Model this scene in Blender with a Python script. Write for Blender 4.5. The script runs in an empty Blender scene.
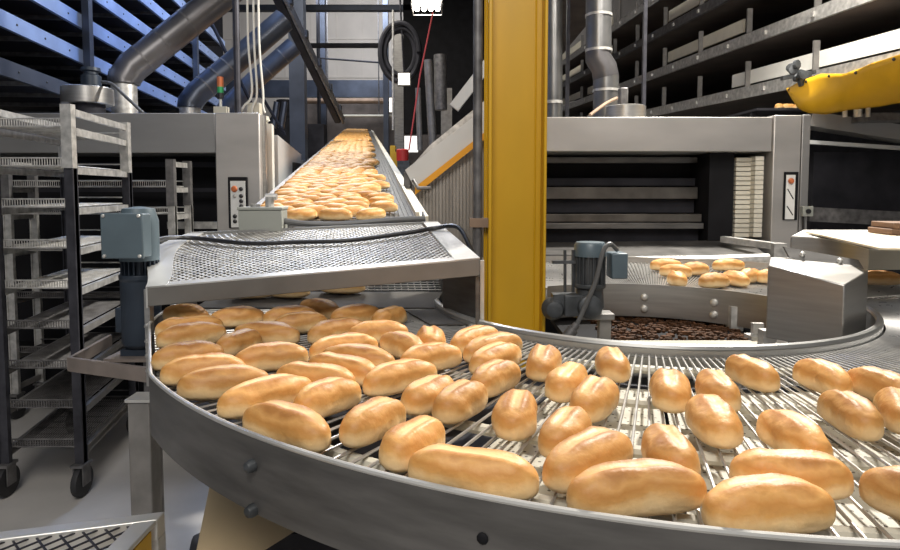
import bpy, bmesh, math, random
from mathutils import Vector, Matrix, noise
R = math.radians
PI = math.pi
scene = bpy.context.scene
COL = scene.collection
rnd = random.Random(11)

# ------------------------------------------------------------------ camera
F, PITCH, HOR, CAMZ = 620.0, R(3.5), 190.0, 1.45
SHIFT = HOR - (275 - F * math.tan(PITCH))
cam = bpy.data.cameras.new('camera')
co = bpy.data.objects.new('camera', cam)
COL.objects.link(co)
co.location = (0, 0, CAMZ)
co.rotation_euler = (PI / 2 - PITCH, 0, 0)
cam.sensor_width = 36
cam.lens = 36 * F / 900
cam.shift_y = SHIFT / 900
cam.clip_start = .02
scene.camera = co


def P(px, py, Y):
    """world point at depth Y seen at a photograph pixel"""
    u = (px - 450) / F
    v = -(py - 275 - SHIFT) / F
    d = Vector((u, math.cos(PITCH) + v * math.sin(PITCH), -math.sin(PITCH) + v * math.cos(PITCH)))
    d *= Y / d.y
    return Vector((d.x, d.y, d.z + CAMZ))


# ------------------------------------------------------------------ materials
def mat(name, col, rough=.5, metal=0.0, var=.12, scale=6.0, stretch=(1, 1, 1), bump=0.0, emit=0.0, col2=None):
    m = bpy.data.materials.new(name)
    m.use_nodes = True
    nt = m.node_tree
    b = nt.nodes['Principled BSDF']
    b.inputs['Roughness'].default_value = rough
    b.inputs['Metallic'].default_value = metal
    tc = nt.nodes.new('ShaderNodeTexCoord')
    mp = nt.nodes.new('ShaderNodeMapping')
    mp.inputs['Scale'].default_value = stretch
    nz = nt.nodes.new('ShaderNodeTexNoise')
    nz.inputs['Scale'].default_value = scale
    nz.inputs['Detail'].default_value = 5
    nt.links.new(tc.outputs['Object'], mp.inputs['Vector'])
    nt.links.new(mp.outputs['Vector'], nz.inputs['Vector'])
    cr = nt.nodes.new('ShaderNodeValToRGB')
    cr.color_ramp.elements[0].position = .3
    cr.color_ramp.elements[1].position = .7
    a = [max(0, c * (1 - var)) for c in col]
    z = [min(1, c * (1 + var)) for c in (col2 or col)]
    cr.color_ramp.elements[0].color = (*a, 1)
    cr.color_ramp.elements[1].color = (*z, 1)
    nt.links.new(nz.outputs['Fac'], cr.inputs['Fac'])
    nt.links.new(cr.outputs['Color'], b.inputs['Base Color'])
    mr = nt.nodes.new('ShaderNodeMapRange')
    mr.inputs['To Min'].default_value = max(.04, rough - .08)
    mr.inputs['To Max'].default_value = min(1, rough + .08)
    nt.links.new(nz.outputs['Fac'], mr.inputs['Value'])
    nt.links.new(mr.outputs['Result'], b.inputs['Roughness'])
    if bump:
        bp = nt.nodes.new('ShaderNodeBump')
        bp.inputs['Strength'].default_value = bump
        bp.inputs['Distance'].default_value = .01
        nt.links.new(nz.outputs['Fac'], bp.inputs['Height'])
        nt.links.new(bp.outputs['Normal'], b.inputs['Normal'])
    if emit:
        b.inputs['Emission Color'].default_value = (*col, 1)
        b.inputs['Emission Strength'].default_value = emit
    return m


def bread_mat():
    m = bpy.data.materials.new('bread_crust')
    m.use_nodes = True
    nt = m.node_tree
    N, L = nt.nodes.new, nt.links.new
    b = nt.nodes['Principled BSDF']
    b.inputs['Roughness'].default_value = .5
    b.inputs['Specular IOR Level'].default_value = .35
    b.inputs['Subsurface Weight'].default_value = .06
    b.inputs['Subsurface Radius'].default_value = (.02, .01, .004)
    b.inputs['Subsurface Scale'].default_value = .3
    tc = N('ShaderNodeTexCoord')
    sp = N('ShaderNodeSeparateXYZ')
    L(tc.outputs['Object'], sp.inputs[0])
    oi = N('ShaderNodeObjectInfo')
    add = N('ShaderNodeVectorMath'); add.operation = 'ADD'
    mul = N('ShaderNodeMath'); mul.operation = 'MULTIPLY'; mul.inputs[1].default_value = 7
    L(oi.outputs['Random'], mul.inputs[0])
    L(tc.outputs['Object'], add.inputs[0]); L(mul.outputs[0], add.inputs[1])
    nz = N('ShaderNodeTexNoise'); nz.inputs['Scale'].default_value = 19; nz.inputs['Detail'].default_value = 6
    L(add.outputs[0], nz.inputs['Vector'])
    h = N('ShaderNodeMath'); h.operation = 'MULTIPLY_ADD'; h.inputs[1].default_value = 1 / .060; h.inputs[2].default_value = -.33
    L(sp.outputs['Z'], h.inputs[0])
    h2 = N('ShaderNodeMath'); h2.operation = 'MULTIPLY_ADD'; h2.inputs[1].default_value = .62
    L(nz.outputs['Fac'], h2.inputs[0]); L(h.outputs[0], h2.inputs[2])
    cr = N('ShaderNodeValToRGB')
    e = cr.color_ramp.elements
    e[0].position = .0; e[0].color = (.62, .41, .20, 1)
    e[1].position = 1.0; e[1].color = (.42, .185, .05, 1)
    for p_, c in ((.2, (.83, .61, .34, 1)), (.4, (.80, .54, .26, 1)), (.56, (.60, .315, .098, 1)), (.7, (.52, .24, .064, 1)), (.84, (.64, .34, .112, 1))):
        q = e.new(p_); q.color = c
    L(h2.outputs[0], cr.inputs['Fac'])
    # pale split along the top
    ay = N('ShaderNodeMath'); ay.operation = 'ABSOLUTE'
    oy = N('ShaderNodeMath'); oy.operation = 'ADD'; oy.inputs[1].default_value = -.004
    L(sp.outputs['Y'], oy.inputs[0]); L(oy.outputs[0], ay.inputs[0])
    my = N('ShaderNodeMapRange'); my.inputs['From Min'].default_value = .006; my.inputs['From Max'].default_value = .011
    my.inputs['To Min'].default_value = 1; my.inputs['To Max'].default_value = 0
    L(ay.outputs[0], my.inputs['Value'])
    ax = N('ShaderNodeMath'); ax.operation = 'ABSOLUTE'; L(sp.outputs['X'], ax.inputs[0])
    mx = N('ShaderNodeMapRange'); mx.inputs['From Min'].default_value = .04; mx.inputs['From Max'].default_value = .065
    mx.inputs['To Min'].default_value = .75; mx.inputs['To Max'].default_value = 0
    L(ax.outputs[0], mx.inputs['Value'])
    mz = N('ShaderNodeMapRange'); mz.inputs['From Min'].default_value = .045; mz.inputs['From Max'].default_value = .055
    L(sp.outputs['Z'], mz.inputs['Value'])
    m1 = N('ShaderNodeMath'); m1.operation = 'MULTIPLY'; L(my.outputs[0], m1.inputs[0]); L(mx.outputs[0], m1.inputs[1])
    m2 = N('ShaderNodeMath'); m2.operation = 'MULTIPLY'; L(m1.outputs[0], m2.inputs[0]); L(mz.outputs[0], m2.inputs[1])
    mix = N('ShaderNodeMix'); mix.data_type = 'RGBA'
    L(m2.outputs[0], mix.inputs['Factor']); L(cr.outputs['Color'], mix.inputs['A'])
    mix.inputs['B'].default_value = (.78, .52, .24, 1)
    # each loaf a little lighter or darker
    hv = N('ShaderNodeHueSaturation')
    vr = N('ShaderNodeMapRange'); vr.inputs['To Min'].default_value = .82; vr.inputs['To Max'].default_value = 1.12
    L(oi.outputs['Random'], vr.inputs['Value']); L(vr.outputs[0], hv.inputs['Value'])
    L(mix.outputs['Result'], hv.inputs['Color'])
    L(hv.outputs['Color'], b.inputs['Base Color'])
    n2 = N('ShaderNodeTexNoise'); n2.inputs['Scale'].default_value = 60; n2.inputs['Detail'].default_value = 8
    L(add.outputs[0], n2.inputs['Vector'])
    bp = N('ShaderNodeBump'); bp.inputs['Strength'].default_value = .5; bp.inputs['Distance'].default_value = .004
    L(n2.outputs['Fac'], bp.inputs['Height']); L(bp.outputs['Normal'], b.inputs['Normal'])
    return m


def dotted_mat(name, base, hole, pitch, rad):
    m = mat(name, base, .55, .0, .1, 9)
    nt = m.node_tree
    N, L = nt.nodes.new, nt.links.new
    b = nt.nodes['Principled BSDF']
    tc = N('ShaderNodeTexCoord')
    vm = N('ShaderNodeVectorMath'); vm.operation = 'SCALE'; vm.inputs['Scale'].default_value = 1 / pitch
    L(tc.outputs['Object'], vm.inputs[0])
    fr = N('ShaderNodeVectorMath'); fr.operation = 'FRACTION'; L(vm.outputs[0], fr.inputs[0])
    sb = N('ShaderNodeVectorMath'); sb.operation = 'SUBTRACT'; sb.inputs[1].default_value = (.5, .5, .5); L(fr.outputs[0], sb.inputs[0])
    mm = N('ShaderNodeVectorMath'); mm.operation = 'MULTIPLY'; mm.inputs[1].default_value = (1, 1, 0); L(sb.outputs[0], mm.inputs[0])
    ln = N('ShaderNodeVectorMath'); ln.operation = 'LENGTH'; L(mm.outputs[0], ln.inputs[0])
    lt = N('ShaderNodeMath'); lt.operation = 'LESS_THAN'; lt.inputs[1].default_value = rad / pitch; L(ln.outputs['Value'], lt.inputs[0])
    mix = N('ShaderNodeMix'); mix.data_type = 'RGBA'
    old = b.inputs['Base Color'].links[0].from_socket
    L(lt.outputs[0], mix.inputs['Factor']); L(old, mix.inputs['A']); mix.inputs['B'].default_value = (*hole, 1)
    L(mix.outputs['Result'], b.inputs['Base Color'])
    return m


M = {}
M['bread'] = bread_mat()
M['steel'] = mat('brushed_steel', (.40, .39, .375), .34, .85, .1, 5, (1, 1, 14))
M['guard'] = mat('worn_steel_plate', (.15, .145, .14), .45, .75, .25, 7, (1, 1, 6))
M['bright'] = mat('bright_steel', (.66, .65, .62), .38, .6, .08, 8)
M['rod'] = mat('belt_rod_steel', (.46, .45, .43), .3, .6, .1, 20)
M['ringrim'] = mat('grey_steel_rim', (.40, .40, .39), .38, .7, .1, 6)
M['hood'] = mat('stainless_hood', (.47, .45, .43), .42, .6, .14, 1.2, (1, 1, 3))
M['hood_dark'] = mat('satin_grey_panel', (.30, .295, .29), .45, .6, .1, 1.5, (1, 1, 3))
M['galv'] = mat('galvanised_steel', (.50, .49, .47), .45, .6, .3, 25)
M['galv_mid'] = mat('dull_galvanised', (.22, .21, .20), .5, .4, .2, 14)
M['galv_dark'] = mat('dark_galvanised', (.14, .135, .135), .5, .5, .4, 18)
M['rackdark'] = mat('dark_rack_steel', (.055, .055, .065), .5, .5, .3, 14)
M['black'] = mat('dull_black', (.012, .012, .014), .7, .1, .3, 5)  # plain dull black for oven mouths, beds and panels
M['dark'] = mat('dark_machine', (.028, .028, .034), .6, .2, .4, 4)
M['darkbrown'] = mat('dark_soffit', (.12, .10, .088), .6, .1, .3, 3)
M['yellow'] = mat('yellow_paint', (.55, .315, .007), .42, 0, .1, 3, (1, 1, .4), .06)
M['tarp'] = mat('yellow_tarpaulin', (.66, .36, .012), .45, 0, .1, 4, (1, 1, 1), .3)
M['orange'] = mat('orange_edge', (.75, .33, .01), .5, 0, .05)
M['cream'] = mat('cream_wall_panel', (.56, .50, .43), .7, 0, .06, 1.5)
M['white'] = mat('white_paint', (.74, .73, .68), .5, 0, .05)
M['offwhite'] = mat('cream_guard', (.58, .545, .45), .5, 0, .08)
M['chute'] = mat('pale_grey_chute', (.55, .56, .56), .45, .2, .06, 3)
M['rib'] = mat('ribbed_grey_sheet', (.30, .28, .26), .5, .5, .25, 3, (4, 4, .5))
M['blue_rail'] = mat('blue_grey_rail', (.22, .30, .50), .42, .35, .16, 4)
M['blue_pipe'] = mat('blue_grey_steel', (.11, .15, .24), .45, .4, .2, 4)
M['duct'] = mat('spiral_duct_steel', (.14, .135, .14), .36, .75, .25, 4)
M['duct_right'] = mat('round_duct_steel', (.20, .20, .20), .34, .8, .2, 5)
M['motor'] = mat('grey_blue_motor_paint', (.088, .122, .145), .42, .1, .12, 8)
M['motor_dark'] = mat('dark_blue_motor', (.022, .032, .048), .45, .15, .25, 8)
M['motor_mid'] = mat('greasy_motor_body', (.06, .065, .07), .45, .3, .5, 16)
M['grey_box'] = mat('grey_junction_box', (.30, .31, .28), .5, 0, .06)
M['cable'] = mat('black_cable', (.012, .012, .014), .45, 0, .1)
M['conduit'] = mat('grey_conduit', (.10, .10, .10), .45, 0, .1)
M['concrete'] = mat('concrete_floor', (.47, .45, .43), .6, 0, .14, 2.5, (1, 1, 1), .05)
M['cardboard'] = mat('tan_board', (.60, .47, .29), .7, 0, .1, 3)
M['cardboard_pale'] = mat('pale_board', (.68, .58, .42), .7, 0, .06, 3)
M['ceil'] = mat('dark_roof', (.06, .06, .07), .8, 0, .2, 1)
M['brownframe'] = mat('brown_steel_angle', (.22, .185, .165), .5, .4, .25, 8)
M['pan'] = dotted_mat('perforated_cream_pan', (.50, .465, .375), (.08, .06, .04), .021, .0028)
M['crumb'] = mat('burnt_crumbs', (.06, .028, .014), .8, 0, .7, 30)
M['rubber'] = mat('black_rubber', (.02, .02, .022), .6, 0, .2)
M['lamp'] = mat('lamp_glass', (1, .95, .88), .3, 0, 0, emit=14)
M['lampdim'] = mat('warm_lamp_glass', (1, .93, .8), .3, 0, 0, emit=2)
M['daylit'] = mat('bright_opening', (1, .97, .92), .5, 0, 0, emit=.9)
M['red'] = mat('red_plastic', (.55, .035, .03), .4, 0, .05)
M['ropered'] = mat('red_rope', (.62, .09, .09), .6, 0, .05)
M['green'] = mat('green_beacon', (.03, .30, .10), .3, 0, .05)
M['amber'] = mat('orange_beacon', (.55, .16, .06), .3, 0, .05)
M['panelwhite'] = mat('control_plate', (.72, .72, .70), .45, 0, .04)
M['rust'] = mat('rusty_pipe', (.28, .19, .13), .6, .2, .3, 5)
M['curtain'] = mat('white_bellows', (.62, .59, .50), .6, 0, .1, 6)
M['beltdark'] = mat('dark_belt', (.16, .16, .155), .4, .7, .3, 30)


M['bread_far'] = mat('bread_crust_far', (.60, .32, .10), .5, 0, .3, 14)
M['bar_dull'] = mat('dull_steel_bar', (.20, .19, .175), .5, .5, .15, 6)
M['carton'] = mat('brown_carton', (.17, .095, .055), .75, 0, .2, 6)
M['lip'] = mat('greasy_cream_lip', (.36, .33, .26), .55, 0, .15, 6)
M['plate_dark'] = mat('dull_dark_plate', (.09, .085, .08), .6, .3, .3, 6)
M['hall_steel'] = mat('dark_blue_grey_steel', (.05, .06, .085), .45, .4, .3, 2)
M['duct_dark'] = mat('dark_round_duct', (.085, .095, .12), .36, .75, .2, 4)
M['rail_dark'] = mat('dull_rail', (.11, .10, .09), .42, .6, .4, 5)  # mottled dark grey-brown for rails in the oven mouth


for k_ in ('black', 'dark', 'plate_dark', 'crumb', 'rackdark', 'darkbrown'):
    M[k_].node_tree.nodes['Principled BSDF'].inputs['Specular IOR Level'].default_value = .15


# ------------------------------------------------------------------ mesh builder
class MB:
    def __init__(s):
        s.v, s.f = [], []

    def add(s, vs, fs):
        o = len(s.v)
        s.v += [Vector(v) for v in vs]
        s.f += [tuple(i + o for i in f) for f in fs]
        return s

    def hexa(s, p):  # 8 points: bottom 0-3, top 4-7
        return s.add(p, [(0, 3, 2, 1), (4, 5, 6, 7), (0, 1, 5, 4), (1, 2, 6, 5), (2, 3, 7, 6), (3, 0, 4, 7)])

    def box(s, c, d, rz=0):
        c = Vector(c); rm = Matrix.Rotation(rz, 3, 'Z')
        x, y, z = d[0] / 2, d[1] / 2, d[2] / 2
        q = [(-x, -y, -z), (x, -y, -z), (x, y, -z), (-x, y, -z), (-x, -y, z), (x, -y, z), (x, y, z), (-x, y, z)]
        return s.hexa([c + rm @ Vector(v) for v in q])

    def bb(s, x0, x1, y0, y1, z0, z1):
        return s.box(((x0 + x1) / 2, (y0 + y1) / 2, (z0 + z1) / 2), (abs(x1 - x0), abs(y1 - y0), abs(z1 - z0)))

    def bar(s, a, b, w, h, up=(0, 0, 1)):
        a, b = Vector(a), Vector(b)
        d = (b - a).normalized()
        u = Vector(up)
        if abs(d.dot(u)) > .98: u = Vector((0, 1, 0))
        x = d.cross(u).normalized(); y = x.cross(d).normalized()
        x *= w / 2; y *= h / 2
        return s.hexa([a - x - y, a + x - y, b + x - y, b - x - y, a - x + y, a + x + y, b + x + y, b - x + y])

    def tube(s, pts, r, n=8, cap=True):
        pts = [Vector(p) for p in pts]
        rs = r if isinstance(r, (list, tuple)) else [r] * len(pts)
        o = len(s.v); ref = None
        for i, p in enumerate(pts):
            d = (pts[min(i + 1, len(pts) - 1)] - pts[max(i - 1, 0)]).normalized()
            if ref is None:
                ref = Vector((0, 0, 1)) if abs(d.z) < .9 else Vector((1, 0, 0))
            x = d.cross(ref).normalized(); y = x.cross(d).normalized(); ref = y
            for k in range(n):
                a = 2 * PI * k / n
                s.v.append(p + (x * math.cos(a) + y * math.sin(a)) * rs[i])
        for i in range(len(pts) - 1):
            for k in range(n):
                a = o + i * n + k; b = o + i * n + (k + 1) % n
                s.f.append((a, b, b + n, a + n))
        if cap:
            s.f.append(tuple(o + k for k in range(n))[::-1])
            s.f.append(tuple(o + (len(pts) - 1) * n + k for k in range(n)))
        return s

    def lathe(s, c, prof, n=24, axis=(0, 0, 1)):  # prof: (r, h) along axis
        c = Vector(c); ax = Vector(axis).normalized()
        q = Vector((0, 0, 1)).rotation_difference(ax)
        o = len(s.v)
        for r, h in prof:
            for k in range(n):
                a = 2 * PI * k / n
                s.v.append(c + q @ Vector((r * math.cos(a), r * math.sin(a), h)))
        for i in range(len(prof) - 1):
            for k in range(n):
                a = o + i * n + k; b = o + i * n + (k + 1) % n
                s.f.append((a, b, b + n, a + n))
        s.f.append(tuple(o + k for k in range(n))[::-1])
        s.f.append(tuple(o + (len(prof) - 1) * n + k for k in range(n)))
        return s

    def prism(s, poly, ext):  # planar polygon pushed along ext
        n = len(poly); e = Vector(ext)
        a = [Vector(p) for p in poly]
        return s.add(a + [p + e for p in a], [tuple(range(n))[::-1], tuple(range(n, 2 * n))] +
                     [(i, (i + 1) % n, n + (i + 1) % n, n + i) for i in range(n)])

    def ring(s, c, r0, r1, z0, z1, a0, a1, n=80):  # ring sector, degrees
        o = len(s.v)
        for i in range(n + 1):
            a = R(a0 + (a1 - a0) * i / n); cx, sx = math.cos(a), math.sin(a)
            for r, z in ((r0, z0), (r1, z0), (r1, z1), (r0, z1)):
                s.v.append(Vector((c[0] + r * cx, c[1] + r * sx, z)))
        for i in range(n):
            for k in range(4):
                a = o + i * 4 + k; b = o + i * 4 + (k + 1) % 4
                s.f.append((a, b, b + 4, a + 4))
        s.f.append((o, o + 3, o + 2, o + 1)); e = o + n * 4
        s.f.append((e, e + 1, e + 2, e + 3))
        return s

    def build(s, name, m, parent=None, bevel=0, sharp=35, root=None):
        org = root if root is not None else (Vector(parent['_o']) if parent is not None else Vector((0, 0, 0)))
        me = bpy.data.meshes.new(name)
        me.from_pydata([v - org for v in s.v], [], s.f)
        bm = bmesh.new(); bm.from_mesh(me)
        bmesh.ops.recalc_face_normals(bm, faces=bm.faces)
        bm.to_mesh(me); bm.free()
        me.materials.append(M[m] if isinstance(m, str) else m)
        me.shade_smooth(); me.set_sharp_from_angle(angle=R(sharp))
        o = bpy.data.objects.new(name, me)
        COL.objects.link(o)
        if parent is not None:
            o.parent = parent; o['_o'] = list(org)
        else:
            o.location = org; o['_o'] = list(org)
        if bevel:
            b = o.modifiers.new('bevel', 'BEVEL'); b.width = bevel; b.segments = 2; b.limit_method = 'ANGLE'
        return o


def tag(o, label, cat, group=None, kind=None):
    o['label'] = label; o['category'] = cat
    if group: o['group'] = group
    if kind: o['kind'] = kind
    return o


def thing(name, label, cat, loc, group=None):
    o = bpy.data.objects.new(name, None)
    COL.objects.link(o)
    o.empty_display_size = .05
    o.location = loc; o['_o'] = list(loc)
    return tag(o, label, cat, group)


def one(mb, name, m, label, cat, group=None, bevel=0, root=None):
    if root is None:
        xs = [v.x for v in mb.v]; ys = [v.y for v in mb.v]; zs = [v.z for v in mb.v]
        root = Vector(((min(xs) + max(xs)) / 2, (min(ys) + max(ys)) / 2, min(zs)))
    return tag(mb.build(name, m, None, bevel, root=root), label, cat, group)


def structure(mb, name, m, label=None):
    o = mb.build(name, m); o['kind'] = 'structure'
    o['label'] = label or name.replace('_', ' '); o['category'] = name.split('_')[0]
    return o


def curve(pts, n=8):  # smooth path through points
    pts = [Vector(p) for p in pts]; out = []
    for i in range(len(pts) - 1):
        p0, p1, p2, p3 = pts[max(i - 1, 0)], pts[i], pts[i + 1], pts[min(i + 2, len(pts) - 1)]
        for k in range(n):
            t = k / n
            out.append(.5 * ((2 * p1) + (p2 - p0) * t + (2 * p0 - 5 * p1 + 4 * p2 - p3) * t * t + (3 * p1 - p0 - 3 * p2 + p3) * t ** 3))
    out.append(pts[-1])
    return out


def bolt(mb, c, ax, r=.009, h=.008):
    mb.lathe(c, [(r, 0), (r, h * .4), (r * .75, h * .85), (r * .3, h)], 10, ax)


# ------------------------------------------------------------------ the hall
BZ = 1.03                       # level of the belts' carrying surface
structure(MB().bb(-9, 9, -3, 26, -.1, 0), 'floor', 'concrete', 'pale concrete factory floor')
wb = MB().bb(-9, 9, 25, 25.2, 0, 9)
for i in range(18):
    wb.bb(-8.6 + i * 1.02, -8.57 + i * 1.02, 24.97, 25.0, 4.2, 9)
for z in (5.9, 7.4):
    wb.bb(-9, 9, 24.96, 25, z, z + .05)
structure(wb, 'wall_back', 'cream', 'cream panelled back wall')
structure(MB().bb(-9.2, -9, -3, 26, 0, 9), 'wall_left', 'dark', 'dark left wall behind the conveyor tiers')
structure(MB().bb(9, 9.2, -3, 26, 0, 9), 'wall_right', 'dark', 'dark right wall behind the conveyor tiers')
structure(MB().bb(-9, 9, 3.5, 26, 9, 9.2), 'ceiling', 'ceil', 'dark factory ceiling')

# ------------------------------------------------------------------ main curved belt
CX, CY, R2 = .63, 2.25, 1.58          # outer guard circle
IXc, IYc, R1 = .70, 2.31, .757        # inner guard circle
A0, A1 = 178.0, 365.0
def rout(a):                          # the outer guard runs straight along its left end
    k = math.cos(a) + .489 * math.sin(a)
    r = -(CX + .489 * CY) / k if k < -.2 else 9
    return min(R2, r)
def rp(f, deg, z, dr=0):              # point across the belt: f = 0 at the inner guard, 1 at the outer
    a = R(deg)
    r = R1 + (rout(a) - R1) * f + dr
    return Vector((IXc + (CX - IXc) * f + r * math.cos(a), IYc + (CY - IYc) * f + r * math.sin(a), z))
belt = thing('curved_conveyor', 'big curved wire belt conveyor in front carrying the golden bread rolls', 'conveyor', (CX, CY, 0))
angs = [A0 + (A1 - A0) * i / 160 for i in range(161)]
mb = MB()
for a in angs: mb.v += [rp(1, a, .925), rp(1, a, .925, .006), rp(1, a, 1.053, .006), rp(1, a, 1.053)]
for i in range(160):
    for k in range(4): mb.f.append((i * 4 + k, i * 4 + (k + 1) % 4, i * 4 + 4 + (k + 1) % 4, i * 4 + 4 + k))
mb.f += [(0, 3, 2, 1), (640, 641, 642, 643)]
mb.build('outer_guard', 'guard', belt)
MB().tube([rp(1, a, 1.054, .003) for a in angs], .0045, 8).build('guard_rim', 'bright', belt)['label'] = 'bright rolled top edge'
MB().ring((IXc, IYc), R1 - .012, R1 + .006, .97, 1.042, 186, A1, 110).build('inner_guard', 'ringrim', belt)
MB().tube([rp(0, a, 1.046, -.004) for a in angs if a > 186], .011, 8).build('inner_rim', 'ringrim', belt)
ga, gb = P(443, 310, 2.07), P(482, 321, 1.89)
tz_ = 1.235
MB().hexa([ga, gb, gb + Vector((.004, .008, 0)), ga + Vector((.004, .008, 0)), Vector((ga.x, ga.y, 1.20)), Vector((gb.x, gb.y, tz_)), Vector((gb.x + .004, gb.y + .008, tz_)), Vector((ga.x + .004, ga.y + .008, 1.20))]).build('tall_inner_guard', 'guard', belt)
MB().bar(gb, Vector((gb.x, gb.y, tz_)), .012, .012).build('guard_edge', 'bright', belt)
def onbelt(px, py, z):
    d = P(px, py, 1) - Vector((0, 0, CAMZ)); return Vector((0, 0, CAMZ)) + d * ((z - CAMZ) / d.z)
MB().prism([onbelt(405, 311, BZ + .002), onbelt(443, 310, BZ + .002), onbelt(476, 325, BZ + .002), onbelt(430, 325, BZ + .002)], (0, 0, .003)).build('transfer_plate', 'plate_dark', belt)
rods = MB()
NR = 156
for i in range(NR + 1):
    a = 180 + 184.5 * i / NR
    rods.tube([rp(0, a, BZ - .0028, .012), rp(1, a, BZ - .0028, -.010)], .0028, 6)
    if i < NR:
        a2 = 180 + 184.5 * (i + 1) / NR; am = (a + a2) / 2
        for f_, d1_, d2_ in ((0, .018, .024), (1, -.02, -.010)):
            rods.tube([rp(f_, a, BZ - .006, d1_), rp(f_, am, BZ - .004, d2_), rp(f_, a2, BZ - .006, d1_)], .0022, 4)
rods.build('wire_belt', 'rod', belt)
for f_ in (.1, .38, .66, .9):
    MB().tube([rp(f_, 180 + 184 * i / 90, BZ - .0185) for i in range(91)], .011, 8).build('support_rail', 'offwhite', belt)
def sector(f0, f1, a0, a1, z, n=60):
    mb = MB(); o = len(mb.v)
    for i in range(n + 1):
        a = a0 + (a1 - a0) * i / n
        mb.v += [rp(f0, a, z), rp(f1, a, z), rp(f1, a, z + .005), rp(f0, a, z + .005)]
    for i in range(n):
        for k in range(4): mb.f.append((i * 4 + k, i * 4 + (k + 1) % 4, i * 4 + 4 + (k + 1) % 4, i * 4 + 4 + k))
    mb.f += [(0, 3, 2, 1), (n * 4, n * 4 + 1, n * 4 + 2, n * 4 + 3)]
    return mb
for a0_, a1_ in ((243, 257.5), (257.9, 273), (273.4, 288), (288.4, 301)):
    sector(.14, .95, a0_, a1_, BZ - .062, 16).build('drip_pan', 'pan', belt)
sector(.0, .99, 180, 364, BZ - .09, 70).build('under_tray', 'dark', belt)
for px, py in ((250, 464), (251, 508)):
    th = None
    # bolts on the outer plate: find the angle where the plate passes under this pixel
    best = min((abs((450 + F * (CX + R2 * math.cos(R(a / 4))) / (CY + R2 * math.sin(R(a / 4)))) - px), a / 4) for a in range(190 * 4, 300 * 4))
    a = R(best[1]); n = Vector((math.cos(a), math.sin(a), 0))
    p = P(px, py, CY + R2 * math.sin(a))
    mb = MB(); bolt(mb, Vector((CX, CY, p.z)) + n * (R2 + .006), n, .011, .016)
    mb.build('bolt', 'motor_mid', belt)
best = min((abs((450 + F * (CX + R2 * math.cos(R(a / 4))) / (CY + R2 * math.sin(R(a / 4)))) - 484), a / 4) for a in range(190 * 4, 300 * 4))
a = R(best[1]); n = Vector((math.cos(a), math.sin(a), 0)); p = P(484, 536, CY + R2 * math.sin(a))
mb = MB(); bolt(mb, Vector((CX, CY, p.z)) + n * (R2 + .006), n, .008, .004); mb.build('bolt', 'black', belt)
# legs that carry the belt
lx = P(139.5, 450, 1.70).x
MB().bb(lx - .031, lx + .031, 1.70, 1.76, 0, .858).build('leg', 'galv_mid', belt, .004)['label'] = 'square grey steel leg on the left'
MB().bb(lx - .035, lx + .035, 1.695, 1.765, .858, .866).build('leg_cap', 'bright', belt)
for ax_, ay_ in ((.67, .76), (1.9, 1.35), (2.24, 2.2)):
    MB().bb(ax_ - .03, ax_ + .03, ay_ - .03, ay_ + .03, 0, BZ - .06).build('leg', 'galv', belt, .004)

MB().bb(-.56, 1.2, 1.45, 1.5, .1, .62).build('shade_panel', 'dark', belt)  # added dark panel standing in for the shade under the belt

# ------------------------------------------------------------------ bread rolls
def roll_mesh(name, W, H, n_, banana, seed, nu=26, nv=20, ridge=1.0, Lh=.085):
    mb = MB(); o = Vector((seed * 3.1, seed * 1.7, 0))
    for i in range(nu + 1):
        t = -1 + 2 * i / nu
        u = math.sin(t * PI / 2) * .999
        r = max(.05, (1 - abs(u) ** n_) ** (1 / 2.2))
        for k in range(nv):
            a = 2 * PI * k / nv
            ca, sa = math.cos(a), math.sin(a)
            y = W / 2 * r * math.copysign(abs(ca) ** .9, ca)
            zc = H * .40
            if sa >= 0: z = zc + (H - zc) * r ** .75 * abs(sa) ** .92
            else: z = zc - zc * r ** .55 * abs(sa) ** .62
            if sa > .5:  # the split along the top with its raised lip
                d = (y - .004) / .009
                z += ridge * (.0055 * math.exp(-((d - 1.3) ** 2)) + .0035 * math.exp(-((d + 1.4) ** 2)) - .0040 * math.exp(-(d * d) * 2)) * max(0, 1 - (u / .8) ** 4)
            p = Vector((u * Lh, y + banana * (u * u - .35), z))
            nz = noise.noise(p * 22 + o) * .005 + noise.noise(p * 60 + o) * .0016
            if sa > -.4: p += Vector((0, ca, sa)) * nz * r
            p.z = max(p.z, 0)
            mb.v.append(p)
    for i in range(nu):
        for k in range(nv):
            a = i * nv + k; b = i * nv + (k + 1) % nv
            mb.f.append((a, b, b + nv, a + nv))
    mb.f.append(tuple(range(nv))[::-1]); mb.f.append(tuple(nu * nv + k for k in range(nv)))
    me = bpy.data.meshes.new(name); me.from_pydata(mb.v, [], mb.f)
    bm = bmesh.new(); bm.from_mesh(me); bmesh.ops.recalc_face_normals(bm, faces=bm.faces); bm.to_mesh(me); bm.free()
    me.materials.append(M['bread']); me.shade_smooth()
    return me


LONG = [roll_mesh('bread_roll', .069, .059, 3.0, b_, i + 1, 32, 32) for i, b_ in enumerate((0, .008, -.006, .003))]
BLUNT = [roll_mesh('bread_roll', .076, .060, 3.2, 0, 9, 32, 32), roll_mesh('bread_roll', .073, .059, 2.9, .004, 13, 32, 32)]
SMALL = [roll_mesh('bread_roll', .075, .062, 2.5, b_, 20 + i, 14, 12) for i, b_ in enumerate((0, .008, -.007))]


def roll(me, x, y, z, deg, L, label, group, tilt=None, roll_=0):
    o = bpy.data.objects.new('bread_roll', me)
    COL.objects.link(o)
    o.location = (x, y, z)
    m = Matrix.Rotation(R(deg), 4, 'Z')
    if tilt is not None: m = tilt @ m
    if roll_: m = m @ Matrix.Rotation(R(roll_), 4, 'X')
    o.rotation_euler = m.to_euler()
    o.scale = (L / .17, 1, 1)
    return tag(o, label, 'bread roll', group)


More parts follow.
